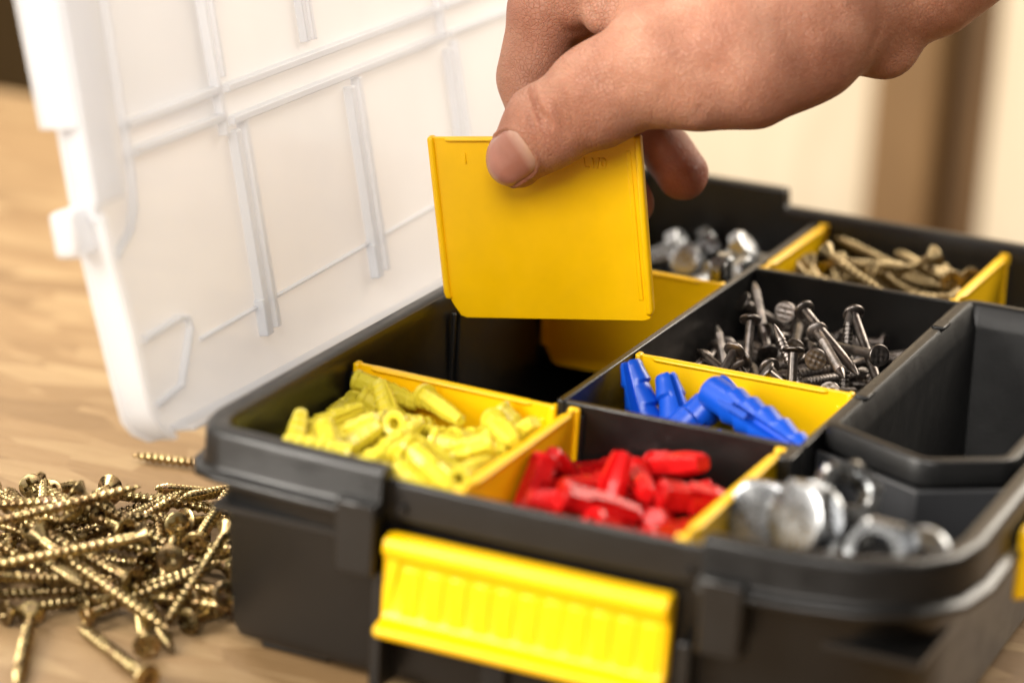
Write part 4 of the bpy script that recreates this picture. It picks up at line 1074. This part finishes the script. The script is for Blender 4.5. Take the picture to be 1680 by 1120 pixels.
# field-begin
def smin(a, b, k):
    h = np.clip(0.5 + 0.5 * (b - a) / k, 0, 1)
    return b + (a - b) * h - k * h * (1 - h)
def cone(p0, p1, X, Y, Z):
    a = np.array(p0[:3], np.float32); bb = np.array(p1[:3], np.float32) - a
    L2 = float(bb @ bb) + 1e-9
    px, py, pz = X - a[0], Y - a[1], Z - a[2]
    t = np.clip((px * bb[0] + py * bb[1] + pz * bb[2]) / L2, 0, 1)
    ts = t
    dx, dy, dz = px - t * bb[0], py - t * bb[1], pz - t * bb[2]
    return np.sqrt(dx * dx + dy * dy + dz * dz) - (p0[3] + (p1[3] - p0[3]) * ts)
def chain(name, k, X, Y, Z):
    c = HAND_SPEC[name]
    d = None
    for i in range(len(c) - 1):
        q = cone(c[i], c[i + 1], X, Y, Z)
        d = q if d is None else smin(d, q, k)
    return d
def hand_field(X, Y, Z):
    body = chain('palm', 8, X, Y, Z)
    body = smin(body, chain('palm2', 8, X, Y, Z), 10)
    body = smin(body, chain('arm', 6, X, Y, Z), 9)
    body = smin(body, chain('heel', 5, X, Y, Z), 4.0)
    fing = chain('index', 2.5, X, Y, Z)
    fing = smin(fing, chain('middle', 2.5, X, Y, Z), 1.2)
    fing = smin(fing, chain('ring', 2.5, X, Y, Z), 1.2)
    fing = smin(fing, chain('pinky', 2.5, X, Y, Z), 1.2)
    d = smin(body, fing, 5.0)
    d = smin(d, chain('knuckle', 3, X, Y, Z), 0.8)
    d = smin(d, chain('fold', 3, X, Y, Z), 0.9)
    th = chain('thumb', 5, X, Y, Z)
    th = smin(th, chain('thenar', 8, X, Y, Z), 9)
    # thumb blends into the hand only towards its root
    T = HAND_SPEC['thumb']
    a = np.array(T[1][:3]); b_ = np.array(T[4][:3]) - a
    s = np.clip(((X - a[0]) * b_[0] + (Y - a[1]) * b_[1] + (Z - a[2]) * b_[2]) / float(b_ @ b_), 0, 1)
    k = 1.0 + 10.0 * np.clip((s - 0.45) / 0.4, 0, 1) ** 2
    d = smin(d, th, k)
    web = chain('web', 4, X, Y, Z)
    d = smin(d, web, 1.5 + 6 * np.clip((s - 0.4) / 0.4, 0, 1))
    # gentle irregularity: tendons, muscle
    d = d + 0.35 * np.sin(X * 0.16 + Z * 0.11) * np.sin(Y * 0.13 + X * 0.05 + 1.3) + 0.22 * np.sin(X * 0.31 + 1.0) * np.sin(Z * 0.27 + Y * 0.2)
    return d
# field-end
def build_hand():
    H = 0.85
    pts = np.array([p[:3] for c in HAND_SPEC.values() for p in c]); rad = np.array([p[3] for c in HAND_SPEC.values() for p in c])
    lo = (pts - rad[:, None]).min(0) - 4; hi = (pts + rad[:, None]).max(0) + 4
    hi = np.minimum(hi, [252, 330, 252])
    nx, ny, nz = [int(math.ceil((hi[i] - lo[i]) / H)) for i in range(3)]
    X = (lo[0] + H * np.arange(nx, dtype=np.float32))[:, None, None]
    Y = (lo[1] + H * np.arange(ny, dtype=np.float32))[None, :, None]
    Z = (lo[2] + H * np.arange(nz, dtype=np.float32))[None, None, :]
    D = hand_field(X, Y, Z).astype(np.float32)
    T = HAND_SPEC['thumb']
    D[:, :, -1] = D[-1, :, :] = D[:, -1, :] = 1.0
    # surface nets
    ins = D < 0
    s = ins[:-1, :-1, :-1].astype(np.int8)
    cnt = np.zeros(s.shape, np.int8)
    for a in (0, 1):
        for b in (0, 1):
            for c in (0, 1):
                cnt += ins[a:nx - 1 + a, b:ny - 1 + b, c:nz - 1 + c]
    act = (cnt > 0) & (cnt < 8)
    ii = np.argwhere(act)
    idx = -np.ones(act.shape, np.int32); idx[act] = np.arange(len(ii))
    acc = np.zeros((len(ii), 3)); num = np.zeros(len(ii))
    corners = [(a, b, c) for a in (0, 1) for b in (0, 1) for c in (0, 1)]
    for e0 in corners:
        for ax in range(3):
            if e0[ax]: continue
            e1 = list(e0); e1[ax] = 1
            d0 = D[ii[:, 0] + e0[0], ii[:, 1] + e0[1], ii[:, 2] + e0[2]]
            d1 = D[ii[:, 0] + e1[0], ii[:, 1] + e1[1], ii[:, 2] + e1[2]]
            cross = (d0 < 0) != (d1 < 0)
            t = np.where(cross, d0 / np.where(cross, d0 - d1, 1), 0)
            p = np.array(e0, float)[None, :] + np.zeros((len(ii), 3)); p[:, ax] += t
            acc[cross] += p[cross]; num[cross] += 1
    V = lo[None, :] + H * (ii + acc / num[:, None])
    F = []
    for ax in range(3):
        o1, o2 = [(1, 2), (2, 0), (0, 1)][ax]
        A = ins[tuple(slice(0, -1) if i == ax else slice(None) for i in range(3))]
        B = ins[tuple(slice(1, None) if i == ax else slice(None) for i in range(3))]
        e = np.argwhere(A != B)
        ok = (e[:, o1] > 0) & (e[:, o2] > 0) & (e[:, o1] < D.shape[o1] - 1) & (e[:, o2] < D.shape[o2] - 1)
        e = e[ok]
        flip = A[e[:, 0], e[:, 1], e[:, 2]]
        def get(da, db):
            q = e.copy(); q[:, o1] += da; q[:, o2] += db
            return idx[q[:, 0], q[:, 1], q[:, 2]]
        q = np.stack([get(-1, -1), get(0, -1), get(0, 0), get(-1, 0)], 1)
        q[~flip] = q[~flip][:, ::-1]
        F.append(q)
    F = np.concatenate(F)
    F = F[(F >= 0).all(1)]
    # relax the net a little
    E = np.concatenate([F[:, [0, 1]], F[:, [1, 2]], F[:, [2, 3]], F[:, [3, 0]]])
    for it in range(3):
        sm = np.zeros_like(V); dg = np.zeros(len(V))
        np.add.at(sm, E[:, 0], V[E[:, 1]]); np.add.at(dg, E[:, 0], 1)
        np.add.at(sm, E[:, 1], V[E[:, 0]]); np.add.at(dg, E[:, 1], 1)
        V = 0.5 * V + 0.5 * sm / np.maximum(dg, 1)[:, None]
    # normals
    fn = np.cross(V[F[:, 2]] - V[F[:, 0]], V[F[:, 3]] - V[F[:, 1]])
    N = np.zeros_like(V)
    for c in range(4): np.add.at(N, F[:, c], fn)
    N /= np.linalg.norm(N, axis=1)[:, None] + 1e-9
    # ---- nail frame on the thumb: t = towards the tip, n = out of the nail, w = across
    c0, t, n = [np.array(q) for q in NAIL]
    w = np.cross(t, n)
    LA, LW = 9.9, 8.0           # half length, half width
    d = V - c0
    a_, b_, c_ = d @ t, d @ w, d @ n
    e = np.sqrt(np.maximum(0, np.abs(a_ + 0.0) / LA) ** 3.2 + (np.abs(b_) / LW) ** 3.2) 
    front = c_ > 1.0
    prox = np.clip(0.5 - a_ / LA * 0.9, 0, 1)          # fold only at sides and root
    fold = np.exp(-((e - 1.10) / 0.12) ** 2) * (0.25 + 0.75 * prox) * front
    bed = (e < 1.03) * front * 1.0
    V = V + N * (0.75 * fold - 0.35 * bed)[:, None]
    # ---- creases: polylines on the skin, given as (point, depth, width)
    flush = np.zeros(len(V))
    for pl, dep, wd in CREASES:
        pl = np.array(pl)
        best = np.full(len(V), 1e9); along_ = np.zeros(len(V)); ns = len(pl) - 1
        for i in range(ns):
            a = pl[i]; bb = pl[i + 1] - a
            tt = np.clip(((V - a) @ bb) / (bb @ bb), 0, 1)
            ds = np.linalg.norm(V - a - tt[:, None] * bb, axis=1)
            along_ = np.where(ds < best, (i + tt) / ns, along_); best = np.minimum(best, ds)
        g = np.exp(-(best / wd) ** 2) * np.sin(np.pi * np.clip(along_, 0.02, 0.98)) ** 0.6
        V = V - N * (dep * g)[:, None]
    # redder finger tips and knuckles
    for nm, k, rr, am in (('thumb', 0, 14, 0.35), ('pinky', 3, 13, 0.6), ('ring', 3, 12, 0.5), ('index', 2, 13, 0.2), ('thumb', 1, 12, 0.22), ('index', 4, 10, 0.3), ('thenar', 1, 20, 0.15)):
        q = np.linalg.norm(V - np.array(HAND_SPEC[nm][k][:3]), axis=1)
        flush = np.maximum(flush, am * np.clip(1.25 - q / rr * 0.75, 0, 1))
    org = np.array([66.0, 150.0, 65.0])
    me = bpy.data.meshes.new('hand')
    me.from_pydata(((V - org) * S).tolist(), [], F.tolist())
    me.polygons.foreach_set('use_smooth', [True] * len(me.polygons))
    at = me.attributes.new('flush', 'FLOAT', 'POINT'); at.data.foreach_set('value', flush.astype(np.float32))
    me.materials.append(M['skin'])
    hand = bpy.data.objects.new('hand', me); link(hand); hand.location = W(*org)
    tag(hand, 'bare right hand reaching in from the right, pinching the yellow divider', 'hand')
    # ---- thumb nail plate: marched onto the skin, slightly proud
    NA, NB = 16, 14
    verts = []; val = []
    for i in range(NA + 1):
        u = -1 + 2 * i / NA
        for j in range(NB + 1):
            v = -1 + 2 * j / NB
            # squircle outline
            uu = u * math.sqrt(1 - 0.36 * v * v); vv = v * math.sqrt(1 - 0.30 * u * u)
            g = lambda q: float(hand_field(*[np.float32(x_).reshape(1, 1, 1) for x_ in q]).ravel()[0])
            base = c0 + t * (uu * LA - 0.8) + w * vv * LW
            h = 30.0
            while h > 2.0:
                dd = g(base + n * h)
                if dd < 0.03: break
                h -= max(dd, 0.05) * 0.9
            p = base + n * max(h, 2.0)
            for _ in range(8):
                dd = g(p)
                if abs(dd) < 0.03: break
                gr = np.array([g(p + np.array(k_)) - g(p - np.array(k_)) for k_ in ((0.4, 0, 0), (0, 0.4, 0), (0, 0, 0.4))]) / 0.8
                p = p - gr / (np.linalg.norm(gr) + 1e-6) * dd
            edge = max(abs(u), abs(v))
            lift = 0.50 - 0.55 * max(0, edge - 0.86) / 0.14 * (1.0 if u < 0.6 else 0.2)
            verts.append(p + n * lift); val.append((u + 1) / 2)
    top = np.array(verts)
    low = top - n * 1.1
    vv_ = np.concatenate([top, low]); R = NB + 1; NT = len(top)
    fs = []
    for i in range(NA):
        for j in range(NB):
            a = i * R + j
            fs.append((a, a + 1, a + R + 1, a + R)); fs.append((a + NT, a + R + NT, a + R + 1 + NT, a + 1 + NT))
    for i in range(NA):
        for j in (0, NB):
            a = i * R + j; fs.append((a, a + R, a + R + NT, a + NT))
    for j in range(NB):
        for i in (0, NA):
            a = i * R + j; fs.append((a, a + 1, a + 1 + NT, a + NT))
    m2 = bpy.data.meshes.new('thumb_nail')
    m2.from_pydata(((vv_ - org) * S).tolist(), [], fs)
    bm = bmesh.new(); bm.from_mesh(m2); bmesh.ops.recalc_face_normals(bm, faces=bm.faces); bm.to_mesh(m2); bm.free()
    smooth(m2, 50)
    at = m2.attributes.new('along', 'FLOAT', 'POINT'); at.data.foreach_set('value', np.array(val + val, np.float32))
    m2.materials.append(M['fingernail'])
    no = bpy.data.objects.new('thumb_nail', m2); link(no, hand)
    return hand
NAIL = [(29.051, 124.628, 55.535), (-0.759, -0.282, -0.586), (0.238, -0.959, 0.153)]
CREASES = [([(36.79, 120.65, 80.64), (40.76, 114.45, 77.57), (43.53, 111.96, 73.69), (45.73, 111.64, 69.89)], 2.7, 0.95), ([(42.69, 113.43, 76.71), (45.97, 112.06, 72.88), (47.91, 112.24, 69.71)], 1.5, 0.8), ([(39.16, 113.3, 75.46), (41.49, 111.34, 71.61), (44.19, 111.38, 67.05)], 1.4, 0.8), ([(47.59, 113.11, 78.23), (50.13, 112.6, 73.58), (52.34, 113.85, 68.53)], 0.8, 0.9), ([(51.19, 112.41, 80.38), (53.8, 112.26, 75.12), (55.14, 113.63, 70.32)], 0.5, 0.9), ([(43.41, 143.36, 105.5), (47.19, 141.02, 100.61), (56.22, 126.11, 98.47)], 1.0, 1.0), ([(54.71, 142.99, 106.99), (54.44, 139.77, 100.79), (58.01, 124.18, 98.84)], 0.6, 0.9), ([(57.51, 200.39, 53.71), (87.87, 122.12, 76.31), (92.56, 120.09, 81.13), (95.17, 119.62, 87.17)], 0.2, 1.6), ([(81.69, 124.3, 73.86), (88.43, 127.58, 72.7), (98.64, 134.49, 73.24)], 0.4, 1.0), ([(76.89, 123.96, 73.41), (77.66, 119.81, 77.15), (79.83, 117.66, 80.69)], 0.12, 1.2), ([(61.74, 114.46, 89.0), (66.04, 114.17, 85.92), (70.89, 114.64, 84.64)], 0.55, 2.6), ([(96.23, 120.99, 103.69), (112.92, 129.09, 99.07), (126.62, 146.23, 96.16)], 0.35, 5.0), ([(128.25, 154.92, 90.17), (130.96, 157.21, 94.87), (133.44, 159.27, 102.39), (134.15, 160.89, 109.73)], 0.42, 2.8), ([(132.65, 163.88, 95.86), (136.35, 169.12, 101.17), (139.29, 170.27, 107.05)], 0.15, 2.0), ([(75.11, 116.08, 99.84), (86.45, 117.46, 97.44), (96.78, 120.26, 100.21)], -0.5, 4.0)]
build_hand()
